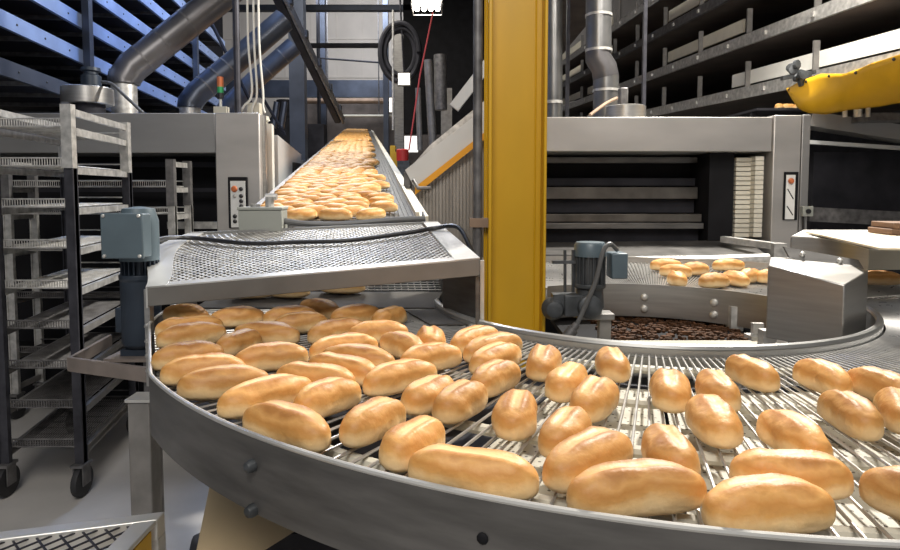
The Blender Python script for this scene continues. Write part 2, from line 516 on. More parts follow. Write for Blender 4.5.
ROLLS = [(-0.828,1.922,-18,0.153),(-0.743,1.750,22,0.174),(-0.694,1.646,33,0.171),(-0.615,1.437,27,0.153),(-0.534,1.325,15,0.168),(-0.651,1.880,21,0.152),(-0.498,1.663,-11,0.182),(-0.540,1.563,65,0.135),(-0.416,1.425,21,0.162),(-0.495,1.895,24,0.157),(-0.438,1.797,22,0.152),(-0.426,2.014,-40,0.182),(-0.295,1.915,36,0.160),(-0.187,1.885,56,0.135),(-0.313,1.700,40,0.173),(-0.196,1.674,13,0.159),(-0.263,1.515,28,0.169),(-0.119,1.536,-48,0.152),(-0.213,1.411,-20,0.179),(-0.234,1.334,-31,0.182),(-0.104,1.273,37,0.168),(-0.045,1.421,31,0.152),(-0.050,1.595,-85,0.135),(-0.458,1.236,16,0.171),(-0.349,1.160,42,0.182),(-0.279,1.267,-19,0.177),(-0.231,1.144,49,0.139),(-0.271,1.008,-33,0.182),(-0.131,1.028,55,0.135),(-0.039,1.166,53,0.135),(0.020,1.129,56,0.137),(-0.057,0.941,59,0.135),(0.094,1.269,54,0.146),(0.064,1.599,51,0.176),(0.106,1.518,41,0.182),(0.107,1.420,48,0.161),(0.213,1.389,75,0.165),(0.240,1.248,63,0.156),(0.272,1.145,61,0.162),(0.367,1.376,-96,0.151),(0.115,1.064,77,0.145),(0.187,0.984,62,0.141),(0.204,0.883,42,0.182),(0.031,0.841,-17,0.180),(0.243,0.788,9,0.182),(0.328,0.903,-93,0.135),(0.432,1.195,-107,0.157),(0.525,1.195,-99,0.152),(0.447,1.035,-96,0.151),(0.647,1.308,-78,0.135),(0.777,1.271,-83,0.135),(0.699,1.061,-94,0.137),(0.857,1.212,-76,0.135),(0.800,1.081,-117,0.148),(0.546,0.965,-84,0.135),(0.469,0.834,-8,0.152),(0.392,0.745,7,0.161),(0.592,0.754,-63,0.135)]
RL = ['small roll tucked under the left front corner of the mesh cover',
      'back roll of the left edge pair just below the mesh cover',
      'front roll of the left edge pair just below the mesh cover',
      'brown roll against the left rim, fourth down from the mesh cover',
      'pale-sided roll by the left rim, fifth down from the mesh cover',
      'roll second from the left in the row behind the overlapped dark roll',
      'long shaded roll crossing over another near the left back of belt',
      'shaded roll end that points at the viewer below the long shaded roll',
      'plump pale roll lying level right of the left rim rolls',
      'back roll of the overlapping pair under the cover front bar',
      'front roll of the overlapping pair under the cover front bar',
      'ridged brown roll nearest the steel nose plate under the cover',
      'roll just right of the ridged brown roll near the nose plate',
      'short dark-ended roll at the back by the bare steel plate',
      'smooth roll in the third row back left of centre of the cluster',
      'long pale roll in front of the short dark-ended roll',
      'brown roll of the cluster with the curved top, below the smooth roll',
      'short tilted roll between the long pale roll and the end-on roll',
      'upper roll of two slanting down to the right mid cluster',
      'lower roll of two slanting down to the right mid cluster',
      'shiny-topped plump roll in the middle of the cluster',
      'split-topped roll right behind the shiny-topped plump roll',
      'small end-on roll left of the three slanted rolls by the column foot',
      'split-topped roll at the left rim with a cream lower side',
      'long split-topped roll second along the left rim with a dark nick',
      'brown arched roll behind the two rolls lying side by side',
      'pale roll leaning against the arched brown roll',
      'smooth plain roll lying along the outer rim, leftmost of the front',
      'pale roll beside the smooth plain roll on the outer rim',
      'ridged roll left of the pale smooth one in mid belt',
      'pale smooth roll nestled against a ridged roll in mid belt',
      'ridged roll pointing away from the front rim left of centre',
      'roll with an oval split, lowest of the four by the column foot',
      'rearmost of the slanted rolls by the foot of the yellow column',
      'second from the back of the slanted rolls by the yellow column',
      'third from the back of the slanted rolls by the yellow column',
      'end-on roll nearest the inner rim right of the yellow column',
      'upright-looking roll in the middle of the huddle of three mid belt',
      'front right roll of the huddle of three in mid belt',
      'lone end-on roll by the inner rim below the motor cable',
      'end-on roll standing alone left of the huddle of three',
      'roll pointing at viewer just in front of the huddle of three',
      'broad split-topped roll behind the long front roll right of centre',
      'long split-topped roll lying on the front rim left of centre',
      'long roll lying on the front rim right of centre',
      'end-on roll with a straight split behind the long front roll',
      'round blunt roll with a crossed top right of mid belt',
      'back roll of the end-on pair right of mid belt',
      'deep-split front roll of the end-on pair right of mid belt',
      'pale long roll slanting away from the inner rim before the steel box',
      'back roll of the slanted pair at right below the steel box',
      'long front roll of the slanted pair at right',
      'roll at the right picture edge behind the slanted pair',
      'roll cut by the right picture edge beside the slanted pair',
      'roll with an oval split slanting away in the right foreground',
      'oval-split roll lying level behind the big right foreground roll',
      'big roll lying along the rim in the right foreground',
      'roll cut by the right picture edge in the foreground']
blunt_ids = {22, 36, 37, 38, 39, 40, 41, 42, 45, 46, 47, 48, 29, 31}
for i, (x, y, d, L) in enumerate(ROLLS):
    me = BLUNT[i % 2] if i in blunt_ids else LONG[(i * 7 + i // 3) % 4]
    roll(me, x, y, BZ, d + (180 if i % 3 == 1 else 0), L * (1.0 if i in blunt_ids else 1.04), RL[i] if 'roll' in RL[i] else RL[i] + ' roll', 'bread rolls on the curved belt')

# ------------------------------------------------------------------ feeder under the cover
fd = thing('feeder_conveyor', 'short sloping wire feeder belt under the mesh cover', 'conveyor', (-.45, 2.7, 0))
F0 = (Vector((-.90, 2.4, 1.062)), Vector((-.03, 2.4, 1.062)))
F1 = (Vector((-1.0, 3.14, 1.30)), Vector((-.14, 3.14, 1.30)))
mb = MB()
for k in range(38):
    t = k / 37
    mb.tube([F0[0].lerp(F1[0], t), F0[1].lerp(F1[1], t)], .003, 5)
for k in range(34):
    s_ = k / 33
    mb.tube([F0[0].lerp(F0[1], s_) + Vector((0, 0, -.003)), F1[0].lerp(F1[1], s_) + Vector((0, 0, -.003))], .0025, 4)
mb.build('wire_belt', 'rod', fd)
MB().hexa([F0[0] + Vector((0, 0, -.06)), F0[1] + Vector((0, 0, -.06)), F1[1] + Vector((0, 0, -.06)), F1[0] + Vector((0, 0, -.06)),
           F0[0] + Vector((0, 0, -.05)), F0[1] + Vector((0, 0, -.05)), F1[1] + Vector((0, 0, -.05)), F1[0] + Vector((0, 0, -.05))]).build('bed', 'black', fd)
MB().hexa([(-.90, 2.17, 1.031), (-.055, 2.17, 1.031), (-.03, 2.395, 1.05), (-.90, 2.395, 1.05), (-.90, 2.17, 1.035), (-.055, 2.17, 1.035), (-.03, 2.395, 1.056), (-.90, 2.395, 1.056)]).build('nose_plate', 'plate_dark', fd)
for s_ in (0, 1):
    MB().bar(F0[s_] + Vector((0, 0, -.01)), F1[s_] + Vector((0, 0, -.01)), .008, .11).build('side_plate', 'guard', fd)
for x in (-.93, -.1):
    MB().bb(x - .025, x + .025, 2.9, 2.95, 0, 1.16).build('leg', 'galv', fd)
slope = Matrix.Rotation(math.atan2(.238, .74), 4, 'X')
for (px, d, L, y, zq, lb) in ((252, 5, .16, 2.29, 1.05, 'roll seen under the cover front bar at far left of feeder'),
                          (287, -8, .165, 2.3, 1.05, 'middle roll seen low under the cover front bar on feeder'),
                          (341, -6, .18, 2.36, 1.056, 'roll seen under the cover front bar beside bare wire belt')):
    x = (px - 450) / F * y
    roll(LONG[1], x, y, zq, d, L, lb, 'bread rolls on the feeder belt', Matrix.Rotation(.09, 4, 'X'))

# ------------------------------------------------------------------ mesh cover
FL, FR, BR, BL = P(147, 288, 1.83), P(480, 259, 1.84), P(437, 222, 2.62), P(192, 233, 2.52)
def cv(s, t, dz=0):
    s2 = s - .09 * math.sin(PI * t ** 1.4) * max(0, 1 - s * 1.6)
    a = FL.lerp(FR, s2); b = BL.lerp(BR, s2)
    return a.lerp(b, t) + Vector((0, 0, dz))
cover = thing('mesh_cover', 'stainless framed expanded metal cover tilted over the back of the belt', 'cover', ((FL.x + FR.x) / 2, 2.2, 1.1))
mb = MB(); NC, NT = 38, 22
for j in range(NT + 1):
    for i in range(NC * 2):
        for sg in ((1,) if j == 0 else ((-1,) if j == NT else (1, -1))):
            s0, s1 = .055 + .875 * i / (NC * 2), .055 + .875 * (i + 1) / (NC * 2)
            h = .5 / NT
            t0 = j / NT + (h * sg if i % 2 else 0); t1 = j / NT + (0 if i % 2 else h * sg)
            t0, t1 = [min(.985, max(.02, q)) for q in (t0, t1)]
            mb.bar(cv(s0, t0, -.004), cv(s1, t1, -.004), .0062, .002)
mb.build('expanded_mesh', 'galv', cover)
fb = MB()
fb.hexa([FL + Vector((0, 0, -.056)), FR + Vector((0, 0, -.05)), FR + Vector((0, .012, -.05)), FL + Vector((0, .012, -.056)), FL, FR, FR + Vector((0, .012, 0)), FL + Vector((0, .012, 0))])
fb.build('front_bar', 'bar_dull', cover, .002)
ft = MB(); 
ft.hexa([cv(0, 0, -.001), cv(1, 0, -.001), cv(1, .055, -.001), cv(0, .055, -.001), cv(0, 0, .003), cv(1, 0, .003), cv(1, .055, .003), cv(0, .055, .003)])
ft.build('front_flange', 'bright', cover)
mb = MB()
for i in range(20):
    t0, t1 = i / 20, (i + 1) / 20
    w = lambda t: .058 + .02 * math.sin(PI * t)
    mb.hexa([cv(0, t0, -.001), cv(w(t0), t0, -.001), cv(w(t1), t1, -.001), cv(0, t1, -.001), cv(0, t0, .004), cv(w(t0), t0, .004), cv(w(t1), t1, .004), cv(0, t1, .004)])
    mb.hexa([cv(-.004, t0, -.06), cv(0.001, t0, -.06), cv(0.001, t1, -.06), cv(-.004, t1, -.06), cv(-.004, t0, .004), cv(0.001, t0, .004), cv(0.001, t1, .004), cv(-.004, t1, .004)])
mb.build('side_band', 'bright', cover)['label'] = 'curved left side band'
mb = MB().hexa([cv(.925, 0, -.001), cv(1, 0, -.001), cv(1, 1, -.001), cv(.94, 1, -.001), cv(.925, 0, .004), cv(1, 0, .004), cv(1, 1, .004), cv(.94, 1, .004)])
mb.build('side_band', 'bright', cover)['label'] = 'right side band'
MB().bar(cv(0, .985, -.02), cv(1, .985, -.02), .02, .05).build('back_bar', 'steel', cover)
# corner post on the left that carries the cover
mb = MB().bb(FL.x - .012, FL.x + .004, FL.y + .004, FL.y + .03, .86, FL.z - .005)
pst = mb.build('corner_post', 'steel', cover)
for z in (1.045, 1.0, .955, .91):
    mb = MB(); bolt(mb, (FL.x - .004, FL.y + .004, z), (0, -1, 0), .008, .012); mb.build('bolt', 'steel', pst)
MB().bb(FR.x - .012, FR.x + .0, FR.y + .02, FR.y + .045, 0, FR.z - .055).build('corner_post', 'guard', cover)

# cable lying over the cover
pts = [P(148, 246, 2.12) + Vector((0, 0, .012)), P(168, 238, 2.3), cv(.10, .78, .014), cv(.3, .60, .012), cv(.45, .56, .012), cv(.62, .52, .012), cv(.85, .62, .012), cv(.95, .7, .012), cv(1.03, .62, .02), P(472, 252, 2.2), P(481, 275, 2.2)]
one(MB().tube(curve(pts, 8), .0085, 8), 'power_cable', 'cable', 'thick black cable draped across the mesh cover', 'cable')
# junction box on the back edge
jb = thing('junction_box', 'grey junction box on the back edge of the mesh cover', 'junction box', P(262, 231, 2.55))
a = P(240, 232, 2.55); b = P(283, 209, 2.55)
MB().bb(a.x, b.x, 2.53, 2.62, a.z, b.z - .004).build('box', 'grey_box', jb, .004)
MB().bb(a.x - .003, b.x + .003, 2.525, 2.625, b.z - .004, b.z + .008).build('lid', 'grey_box', jb, .003)
mb = MB()
mb.tube([Vector((b.x - .06, 2.57, b.z)), Vector((b.x - .06, 2.57, b.z + .05))], .018, 10)
mb.tube([Vector((b.x - .075, 2.57, b.z + .05)), Vector((b.x - .03, 2.57, b.z + .05))], .014, 10)
mb.build('cable_gland', 'galv', jb)
MB().tube([(a.x + .06, 2.57, b.z + .006), (a.x + .06, 2.57, b.z + .02)], .02, 12).build('knob', 'galv', jb)
mb = MB().tube(curve([P(284, 221, 2.57), P(310, 224, 2.6), P(345, 224, 2.62), P(395, 220, 2.64), P(425, 219, 2.66)], 6), .013, 10)
mb.build('conduit', 'conduit', jb)

# ------------------------------------------------------------------ long incline conveyor
IO = Vector((-.58, 3.17, 1.305)); ID = Vector((-.14, 1, .121)); IX = Vector((1, .14, 0)).normalized()
def ip(s, t, dz=0):  # s across in metres, t along y
    return IO + ID * t + IX * s + Vector((0, 0, dz))
inc = thing('incline_conveyor', 'long conveyor rising away to the back hall covered in bread rolls', 'conveyor', (IO.x, IO.y, 0))
def strip(mb, s0, s1, t0, t1, z0, z1):
    mb.hexa([ip(s0, t0, z0), ip(s1, t0, z0), ip(s1, t1, z0), ip(s0, t1, z0), ip(s0, t0, z1), ip(s1, t0, z1), ip(s1, t1, z1), ip(s0, t1, z1)])
    return mb
IL = 17.0
mb = strip(MB(), -.41, .41, -.1, IL, -.03, -.006)
for k in range(9):
    s_ = .20 + k * .025; strip(mb, s_, s_ + .006, 0, IL, -.006, 0)
mb.build('belt', 'beltdark', inc)
strip(MB(), -.445, -.405, -.06, IL, -.10, .035).build('side_rail', 'steel', inc)['label'] = 'left grey steel side rail'
o = strip(MB(), .405, .425, 0, IL, -.10, .03); strip(o, .425, .47, -.02, IL, -.13, .012); o.build('side_rail', 'offwhite', inc)['label'] = 'right cream side rail'
strip(MB(), -.43, .43, 0, IL, -.16, -.10).build('frame', 'galv_dark', inc)
for t in (.3, 4, 8, 12, 16.4):
    for s_ in (-.42, .42):
        q = ip(s_, t, -.12)
        MB().bar((q.x, q.y, 0), q, .06, .06).build('leg', 'galv_dark', inc)
mb = MB().bar(ip(-.42, IL, .3), ip(.42, IL, .3), .05, .4); 
tilt = Vector((0, 1, 0)).rotation_difference(ID.normalized()).to_matrix().to_4x4()
k = 0
rows, per = 56, 4
inc_pts = []
for r_ in range(198):
    t = -.07 + r_ * .086
    off = (r_ % 2) * .075 - .335
    for c in range(4):
        s_ = off + c * .168 + rnd.uniform(-.02, .02)
        if s_ > .13 and rnd.random() < .45: continue
        if s_ > .24: continue
        if 7.8 < t < 8.7 and rnd.random() < .7: continue
        inc_pts.append((s_, t + rnd.uniform(-.018, .018), rnd.choice((-1, 1)) * rnd.uniform(0, 30), rnd.uniform(.148, .172), r_))
near = [q for q in inc_pts if q[4] < 58]; far = [q for q in inc_pts if q[4] >= 58]
pos = [[q[0], q[1]] for q in near]
for it in range(45):                     # nudge touching rolls apart so that none cuts into its neighbour
    caps = []
    for (x, y), q in zip(pos, near):
        h = q[3] / 2 - .034; a = R(q[2] + 8); caps.append([(x + math.cos(a) * h * k_, y + math.sin(a) * h * k_) for k_ in (-1, -.5, 0, .5, 1)])
    for i in range(len(near)):
        for j in range(max(0, i - 9), i):
            if abs(pos[i][1] - pos[j][1]) > .15 or abs(pos[i][0] - pos[j][0]) > .19: continue
            d2, ax_, ay_ = min(((p[0] - q[0]) ** 2 + (p[1] - q[1]) ** 2, p[0] - q[0], p[1] - q[1]) for p in caps[i] for q in caps[j])
            d_ = max(math.sqrt(d2), 1e-4)
            if d_ < .075:
                k_ = (.075 - d_) * .3 / d_
                pos[i][0] += ax_ * k_; pos[i][1] += ay_ * k_; pos[j][0] -= ax_ * k_; pos[j][1] -= ay_ * k_
    for p in pos: p[0] = min(.29, max(-.335, p[0])); p[1] = max(-.06, p[1])
near = [(p[0], p[1], q[2], q[3], q[4]) for p, q in zip(pos, near)]
for s_, t, d, L, r_ in near:
    p = ip(s_, t, .001)
    roll(SMALL[rnd.randrange(3)], p.x, p.y, p.z, d + 8, L, 'golden bread roll in the crowd riding up the long incline conveyor', 'bread rolls on the incline conveyor', tilt)
mb = MB()
src = SMALL[0]
lo = roll_mesh('bread_roll_far', .075, .062, 2.4, 0, 31, 8, 8, 0)
for s_, t, d, L, r_ in far:
    p = ip(s_, t, .001); m = Matrix.Translation(p) @ tilt @ Matrix.Rotation(R(d + 8), 4, 'Z') @ Matrix.Scale(L / .17, 4, (1, 0, 0))
    mb.add([m @ v.co for v in lo.vertices], [tuple(f.vertices) for f in lo.polygons])
o = mb.build('bread_rolls', 'bread_far', None, sharp=80)
tag(o, 'far golden bread rolls on the distant end of the incline', 'bread rolls', kind='stuff')
bpy.data.meshes.remove(lo)

# ------------------------------------------------------------------ yellow column
cY = 2.45
colm = thing('steel_column', 'yellow painted steel column standing inside the curved belt', 'column', P(516, 300, cY).xy.to_3d())
xl, xr = P(488, 0, cY).x, P(546, 0, cY).x
MB().bb(xl, xl + .014, cY - .06, cY + .14, 0, 5.6).build('flange', 'yellow', colm, .003)
MB().bb(xr - .012, xr, cY - .06, cY + .14, 0, 5.6).build('flange', 'yellow', colm, .003)
MB().bb(xl + .01, xr - .01, cY + .02, cY + .035, 0, 5.6).build('web', 'yellow', colm)
MB().tube([(xr - .035, cY + .018, 0), (xr - .035, cY + .018, 5.6)], .004, 6).build('seam', 'yellow', colm)
mb = MB()
for dx in (.004, .012): mb.tube([(xl - dx, cY - .03, 0), (xl - dx, cY - .03, 5.6)], .004, 6)
mb.build('edge_strip', 'yellow', colm)
MB().bb(xl - .08, xr + .08, cY - .12, cY + .2, 0, .02).build('base_plate', 'yellow', colm)
pp = thing('vertical_conduit', 'dark grey conduit pipe clamped beside the yellow column', 'pipe', P(478, 300, 2.4).xy.to_3d())
x = P(478, 0, 2.4).x
MB().tube([(x, 2.4, 0), (x, 2.4, 5.6)], .018, 12).build('pipe', 'galv_dark', pp)
MB().bb(x - .03, xl, 2.375, 2.425, P(478, 227, 2.4).z, P(478, 218, 2.4).z).build('clamp', 'rust', pp)

# ------------------------------------------------------------------ gear motor inside the ring
mY = 2.33
gm = thing('gear_motor', 'upright motor with grey-blue cap inside the curved belt', 'motor', P(590, 330, mY))
c = P(590, 262, mY); zt, zh, zb = P(590, 242, mY).z, P(590, 256, mY).z, P(590, 283, mY).z
MB().lathe((c.x, mY, 0), [(.060, zh), (.060, zt - .012), (.052, zt), (.01, zt + .001)], 24).build('fan_hood', 'motor', gm)
mb = MB().lathe((c.x, mY, 0), [(.048, zb), (.048, zh)], 20)
for k in range(20):
    a = 2 * PI * k / 20
    mb.bar((c.x + .052 * math.cos(a), mY + .052 * math.sin(a), zb), (c.x + .052 * math.cos(a), mY + .052 * math.sin(a), zh), .005, .012, (math.cos(a), math.sin(a), 0))
mb.build('finned_body', 'motor_mid', gm)
tb = P(616, 265, mY)
o = MB().bb(tb.x - .03, tb.x + .03, mY - .055, mY + .03, P(0, 277, mY).z, P(0, 252, mY).z).build('terminal_box', 'motor', gm, .005)
mb = MB(); z0 = P(0, 312, mY).z
mb.lathe((c.x, mY, 0), [(.035, z0 - .01), (.055, z0 + .02), (.05, zb - .02), (.06, zb - .015), (.06, zb)], 20)
mb.lathe((c.x - .01, mY - .02, z0 + .03), [(.045, -.03), (.045, .045), (.025, .055)], 16, (0, -1, 0))
mb.box((c.x - .05, mY, z0 + .03), (.1, .08, .08))
mb.build('gearbox', 'motor_mid', gm, .003)
mb = MB().lathe((P(556, 0, mY).x, mY - .01, P(0, 308, mY).z), [(.04, -.03), (.045, 0), (.03, .03), (.015, .035)], 18, (0, -1, 0))
mb.build('drive_sprocket', 'motor_mid', gm)
mb = MB()
for px in (565, 573): mb.tube([P(px, 250, mY), P(px, 292, mY)], .006, 8)
mb.bar(P(552, 262, mY), P(580, 262, mY), .02, .012); mb.bar(P(552, 300, mY), P(585, 300, mY), .05, .05)
mb.build('mounting_bracket', 'motor_mid', gm)
q = P(604, 330, mY)
mb = MB().bb(q.x - .022, q.x + .022, mY - .02, mY + .02, 0, P(0, 318, mY).z); mb.bb(c.x - .05, q.x + .03, mY - .04, mY + .04, P(0, 318, mY).z, z0)
mb.build('support_post', 'galv_mid', gm, .003)
pts = [P(617, 250, mY - .04), P(610, 244, mY - .07), P(603, 252, mY - .09), P(596, 280, mY - .1), P(587, 302, mY - .1), P(578, 322, mY - .1), P(572, 331, mY - .1)]
MB().tube(curve(pts, 6), .0085, 8).build('cable', 'conduit', gm)
mb = MB(); e0, e1 = P(577, 324, mY - .1), P(565, 340, mY - .1)
mb.tube([e0, e0.lerp(e1, .3), e0.lerp(e1, .31), e1], [.014, .014, .02, .022], 12); mb.build('cable_gland', 'galv_dark', gm)

# ------------------------------------------------------------------ gear motor at left of the cover
lY = 2.02
lm = thing('gear_motor', 'dark blue motor with square terminal box at left of mesh cover', 'motor', P(128, 350, lY))
a, b = P(102, 258, lY - .06), P(141, 214, lY - .06)
tb = MB().bb(a.x, b.x, lY - .05, lY + .005, a.z, b.z).build('terminal_box', 'motor', lm, .004)
MB().bb(a.x - .003, b.x + .003, lY - .06, lY - .05, a.z - .003, b.z + .003).build('lid', 'motor', tb, .004)
for qx in (a.x + .008, b.x - .008):
    for qz in (a.z + .006, b.z - .006):
        mb = MB(); bolt(mb, (qx, lY - .06, qz), (0, -1, 0), .006, .005); mb.build('screw', 'bright', tb)
cx = P(132, 0, lY + .06).x
MB().lathe((cx, lY + .06, 0), [(.062, P(0, 262, lY).z), (.062, P(0, 222, lY).z), (.05, P(0, 209, lY).z), (.01, P(0, 207, lY).z)], 24).build('fan_hood', 'motor', lm)
mb = MB(); zA, zB = P(0, 276, lY).z, P(0, 258, lY).z
mb.lathe((cx, lY + .06, 0), [(.045, zA), (.045, zB)], 18)
for k in range(22):
    t = 2 * PI * k / 22; mb.bar((cx + .052 * math.cos(t), lY + .06 + .052 * math.sin(t), zA), (cx + .052 * math.cos(t), lY + .06 + .052 * math.sin(t), zB), .004, .016, (math.cos(t), math.sin(t), 0))
mb.build('cooling_fins', 'motor_dark', lm)
zC = P(0, 351, lY).z
mb = MB().lathe((cx, lY + .06, 0), [(.05, zC), (.062, zC + .015), (.062, zA - .02), (.066, zA - .015), (.066, zA)], 24)
mb.bb(cx - .075, cx - .045, lY + .03, lY + .09, P(0, 335, lY).z, P(0, 310, lY).z); mb.bb(cx - .07, cx + .06, lY + .055, lY + .065, zC + .01, zA)
mb.tube([(cx + .05, lY + .02, zC + .06), (cx + .075, lY + .02, zC + .06)], .012, 10)
mb.build('gear_housing', 'motor_dark', lm, .003)
MB().tube([P(139, 246, lY - .02), P(147, 246, lY - .02)], .012, 10).build('cable_gland', 'galv', lm)
MB().bb(cx - .05, cx + .05, lY + .01, lY + .11, zC - .02, zC).build('foot_flange', 'motor_dark', lm)
br = thing('motor_bracket', 'brown steel angle frame holding up the left motor', 'bracket', P(110, 366, lY))
zz = zC - .02
c0, c1, c2 = P(69, 364, 1.98), P(149, 362, 1.86), P(110, 330, 2.3)
c0.z = c1.z = c2.z = zz - .012
mb = MB().bar(c0, c1, .012, .045); mb.bar(c0, c2, .012, .04); mb.bar(c1, c2 + Vector((.2, 0, 0)), .012, .04)
mb.build('angle_frame', 'brownframe', br)
MB().bb(cx - .09, cx + .09, lY - .02, lY + .13, zz - .012, zz - .001).build('mount_plate', 'brownframe', br)
MB().bb(cx - .02, cx + .02, lY + .1, lY + .14, 0, zz - .012).build('leg', 'galv_dark', br)

# ------------------------------------------------------------------ oven outfeed conveyor inside and behind the ring
BC = (.70, 2.09); br1, br2 = .605, 1.52; b0, b1 = 19, 118
oc = thing('curved_conveyor', 'far curved wire belt carrying rolls out of the right oven', 'conveyor', (BC[0], BC[1] + .9, 0))
zr = 1.035
MB().ring(BC, br1 - .006, br1, .90, zr + .006, b0, b1, 60).build('inner_guard', 'steel', oc)
MB().ring(BC, br2, br2 + .006, .90, zr + .03, b0, b1, 60).build('outer_guard', 'steel', oc)
mb = MB()
for i in range(131):
    t = R(b0 + (b1 - b0) * i / 130); c_, s_ = math.cos(t), math.sin(t)
    mb.tube([(BC[0] + (br1 + .004) * c_, BC[1] + (br1 + .004) * s_, BZ), (BC[0] + (br2 - .004) * c_, BC[1] + (br2 - .004) * s_, BZ)], .003, 5)
for r in [br1 + .03 + .03 * k for k in range(30)]:
    mb.tube([(BC[0] + r * math.cos(R(b0 + (b1 - b0) * i / 40)), BC[1] + r * math.sin(R(b0 + (b1 - b0) * i / 40)), BZ - .006) for i in range(41)], .0022, 4)
mb.build('wire_belt', 'rod', oc)
MB().ring(BC, br1 + .01, br2 - .01, BZ - .05, BZ - .045, b0, b1, 50).build('drip_pan', 'guard', oc)
for ang in (94, 76, 75.2, 49, 48):
    for z in ((.985, .935) if ang in (76, 49) else ((.945,) if ang == 94 else ())):
        n = Vector((-math.cos(R(ang)), -math.sin(R(ang)), 0)); mb = MB()
        bolt(mb, Vector((BC[0], BC[1], z)) - n * (br1 - .006), n, .016, .016); mb.build('bolt', 'bright', oc)
for x, y in ((1.16, 2.50), (.75, 3.58), (1.75, 3.1), (.2, 3.5)):
    MB().bb(x - .025, x + .025, y - .025, y + .025, 0, BZ - .05).build('leg', 'galv', oc)
cr = thing('leg_clamp', 'small steel foot bracket under the far curved belt', 'bracket', P(757, 338, 2.3))
q = P(757, 338, 2.3)
MB().bb(q.x - .03, q.x + .03, 2.28, 2.34, .0, q.z + .01).build('post', 'galv', cr); MB().bb(q.x - .015, q.x + .025, 2.30, 2.32, q.z + .01, q.z + .055).build('tab', 'galv', cr)
q0 = P(690, 343, 2.28)
ct = thing('crumb_tray', 'pale tray of fallen burnt crumbs under the far curved belt', 'tray', (q0.x, 2.45, 0))
zt_ = q0.z
MB().bb(.45, 1.2, 2.22, 2.28, zt_ - .02, zt_ + .01).build('front_lip', 'lip', ct); MB().bb(.45, 1.2, 2.28, 2.75, zt_ - .02, zt_).build('bed', 'black', ct)
for x in (.48, 1.17): MB().bb(x - .015, x + .015, 2.5, 2.53, 0, zt_ - .02).build('leg', 'galv_dark', ct)
mb = MB()
for k in range(800):
    x, y = rnd.uniform(.6, 1.15), rnd.uniform(2.3, 2.73); s_ = rnd.uniform(.005, .016)
    mb.box((x, y, zt_ + s_ * .45), (s_, s_ * rnd.uniform(.6, 1.6), s_ * .9), rnd.uniform(0, 3))
tag(mb.build('crumbs', 'crumb', None), 'burnt crumbs heaped under the far curved belt', 'crumbs', kind='stuff')
# rolls on it
for (px, py, d, L, bl, lb) in ((667, 266, -5, .16, 0, 'back left roll on the far curved belt by the oven'),
                               (677, 272, -18, .15, 0, 'roll in front of the back left pair on the far belt'),
                               (697, 270, 15, .145, 1, 'round roll third from left on the far curved belt'),
                               (679, 280, 80, .145, 1, 'frontmost round roll on the far belt near the motor'),
                               (730, 266, 4, .17, 0, 'longest roll on the far belt near the oven bed'),
                               (716, 282, 20, .145, 1, 'front roll of the right group on the far belt'),
                               (737, 280, -75, .145, 1, 'dimpled round roll mid right group on the far belt'),
                               (752, 277, 40, .145, 1, 'roll right of the dimpled one on the far belt'),
                               (775, 278, 0, .145, 1, 'roll half hidden behind the steel box on the far belt')):
    Y = (CAMZ - BZ - .03) * F / (py - HOR); x = (px - 450) / F * Y
    roll(BLUNT[0] if bl else LONG[0], x, Y, BZ + .003, d, L, lb, 'bread rolls on the far curved belt')
roll(LONG[2], 1.885, 2.70, BZ + .004, -6, .18, 'roll lying in the opening under the steel cover at right edge', 'bread rolls at the right edge')

# ------------------------------------------------------------------ stainless covers at right
k1 = thing('steel_box_cover', 'front stainless steel box cover behind the inner rim at right', 'cover', (1.05, 1.85, 1.0))
A = P(768, 265, 1.93); B_ = P(845, 285, 1.76); C_ = P(868, 279, 1.93); D = Vector((1.12, 2.16, A.z)); 
zb = .985
C_.z = (B_.z + A.z) / 2
base = [Vector((p.x, p.y, zb)) for p in (A, B_, C_, Vector((1.33, 2.12, 0)), D)]
top = [A, B_, C_, Vector((1.33, 2.12, A.z)), D]
MB().add(base + top, [(0, 1, 6, 5), (1, 2, 7, 6), (2, 3, 8, 7), (3, 4, 9, 8), (4, 0, 5, 9), (0, 4, 3, 2, 1), (5, 6, 7, 8, 9)]).build('box', 'steel', k1, .004)
for p_ in (A.lerp(D, .5), C_ + Vector((-.05, .05, 0))):
    MB().bb(p_.x - .02, p_.x + .02, p_.y - .02, p_.y + .02, 0, zb).build('leg', 'galv', k1)
f0, f1 = P(790, 258, 2.12), P(866, 272, 1.98)
fl = MB().hexa([f0, f1, f1 + Vector((.0, .012, 0)), f0 + Vector((0, .012, 0)), f0 + Vector((0, .04, .035)), f1 + Vector((0, .04, .035)), f1 + Vector((0, .052, .035)), f0 + Vector((0, .052, .035))]).build('flange', 'guard', k1)
for t in (.2, .7):
    mb = MB(); bolt(mb, f0.lerp(f1, t) + Vector((0, .015, .018)), (0, -.6, .7), .009, .012); mb.build('bolt', 'bright', fl)
k2 = thing('steel_tunnel_cover', 'rear stainless tunnel cover with pale top over the belt at right', 'cover', (1.6, 2.5, 1.1))
n_ = 8; low, hi, lo2, hi2 = [], [], [], []
for i in range(n_ + 1):
    t = i / n_; px = 792 + 77 * t
    Y = 2.42 - .12 * t - .10 * t * t
    py = 237 + 13 * t + 3 * math.sin(PI * t) * -1
    p = P(px, py, Y); hi.append(p); low.append(Vector((p.x, p.y, 1.10)))
mb = MB()
back = [Vector((1.34 + .3 * i / n_, 2.75, hi[i].z + .0)) for i in range(n_ + 1)]
for i in range(n_ + 1):
    mb.v += [low[i], low[i] + Vector((0, .01, 0)), hi[i] + Vector((0, .01, 0)), hi[i]]
for i in range(n_):
    for k in range(4): mb.f.append((i * 4 + k, i * 4 + (k + 1) % 4, i * 4 + 4 + (k + 1) % 4, i * 4 + 4 + k))
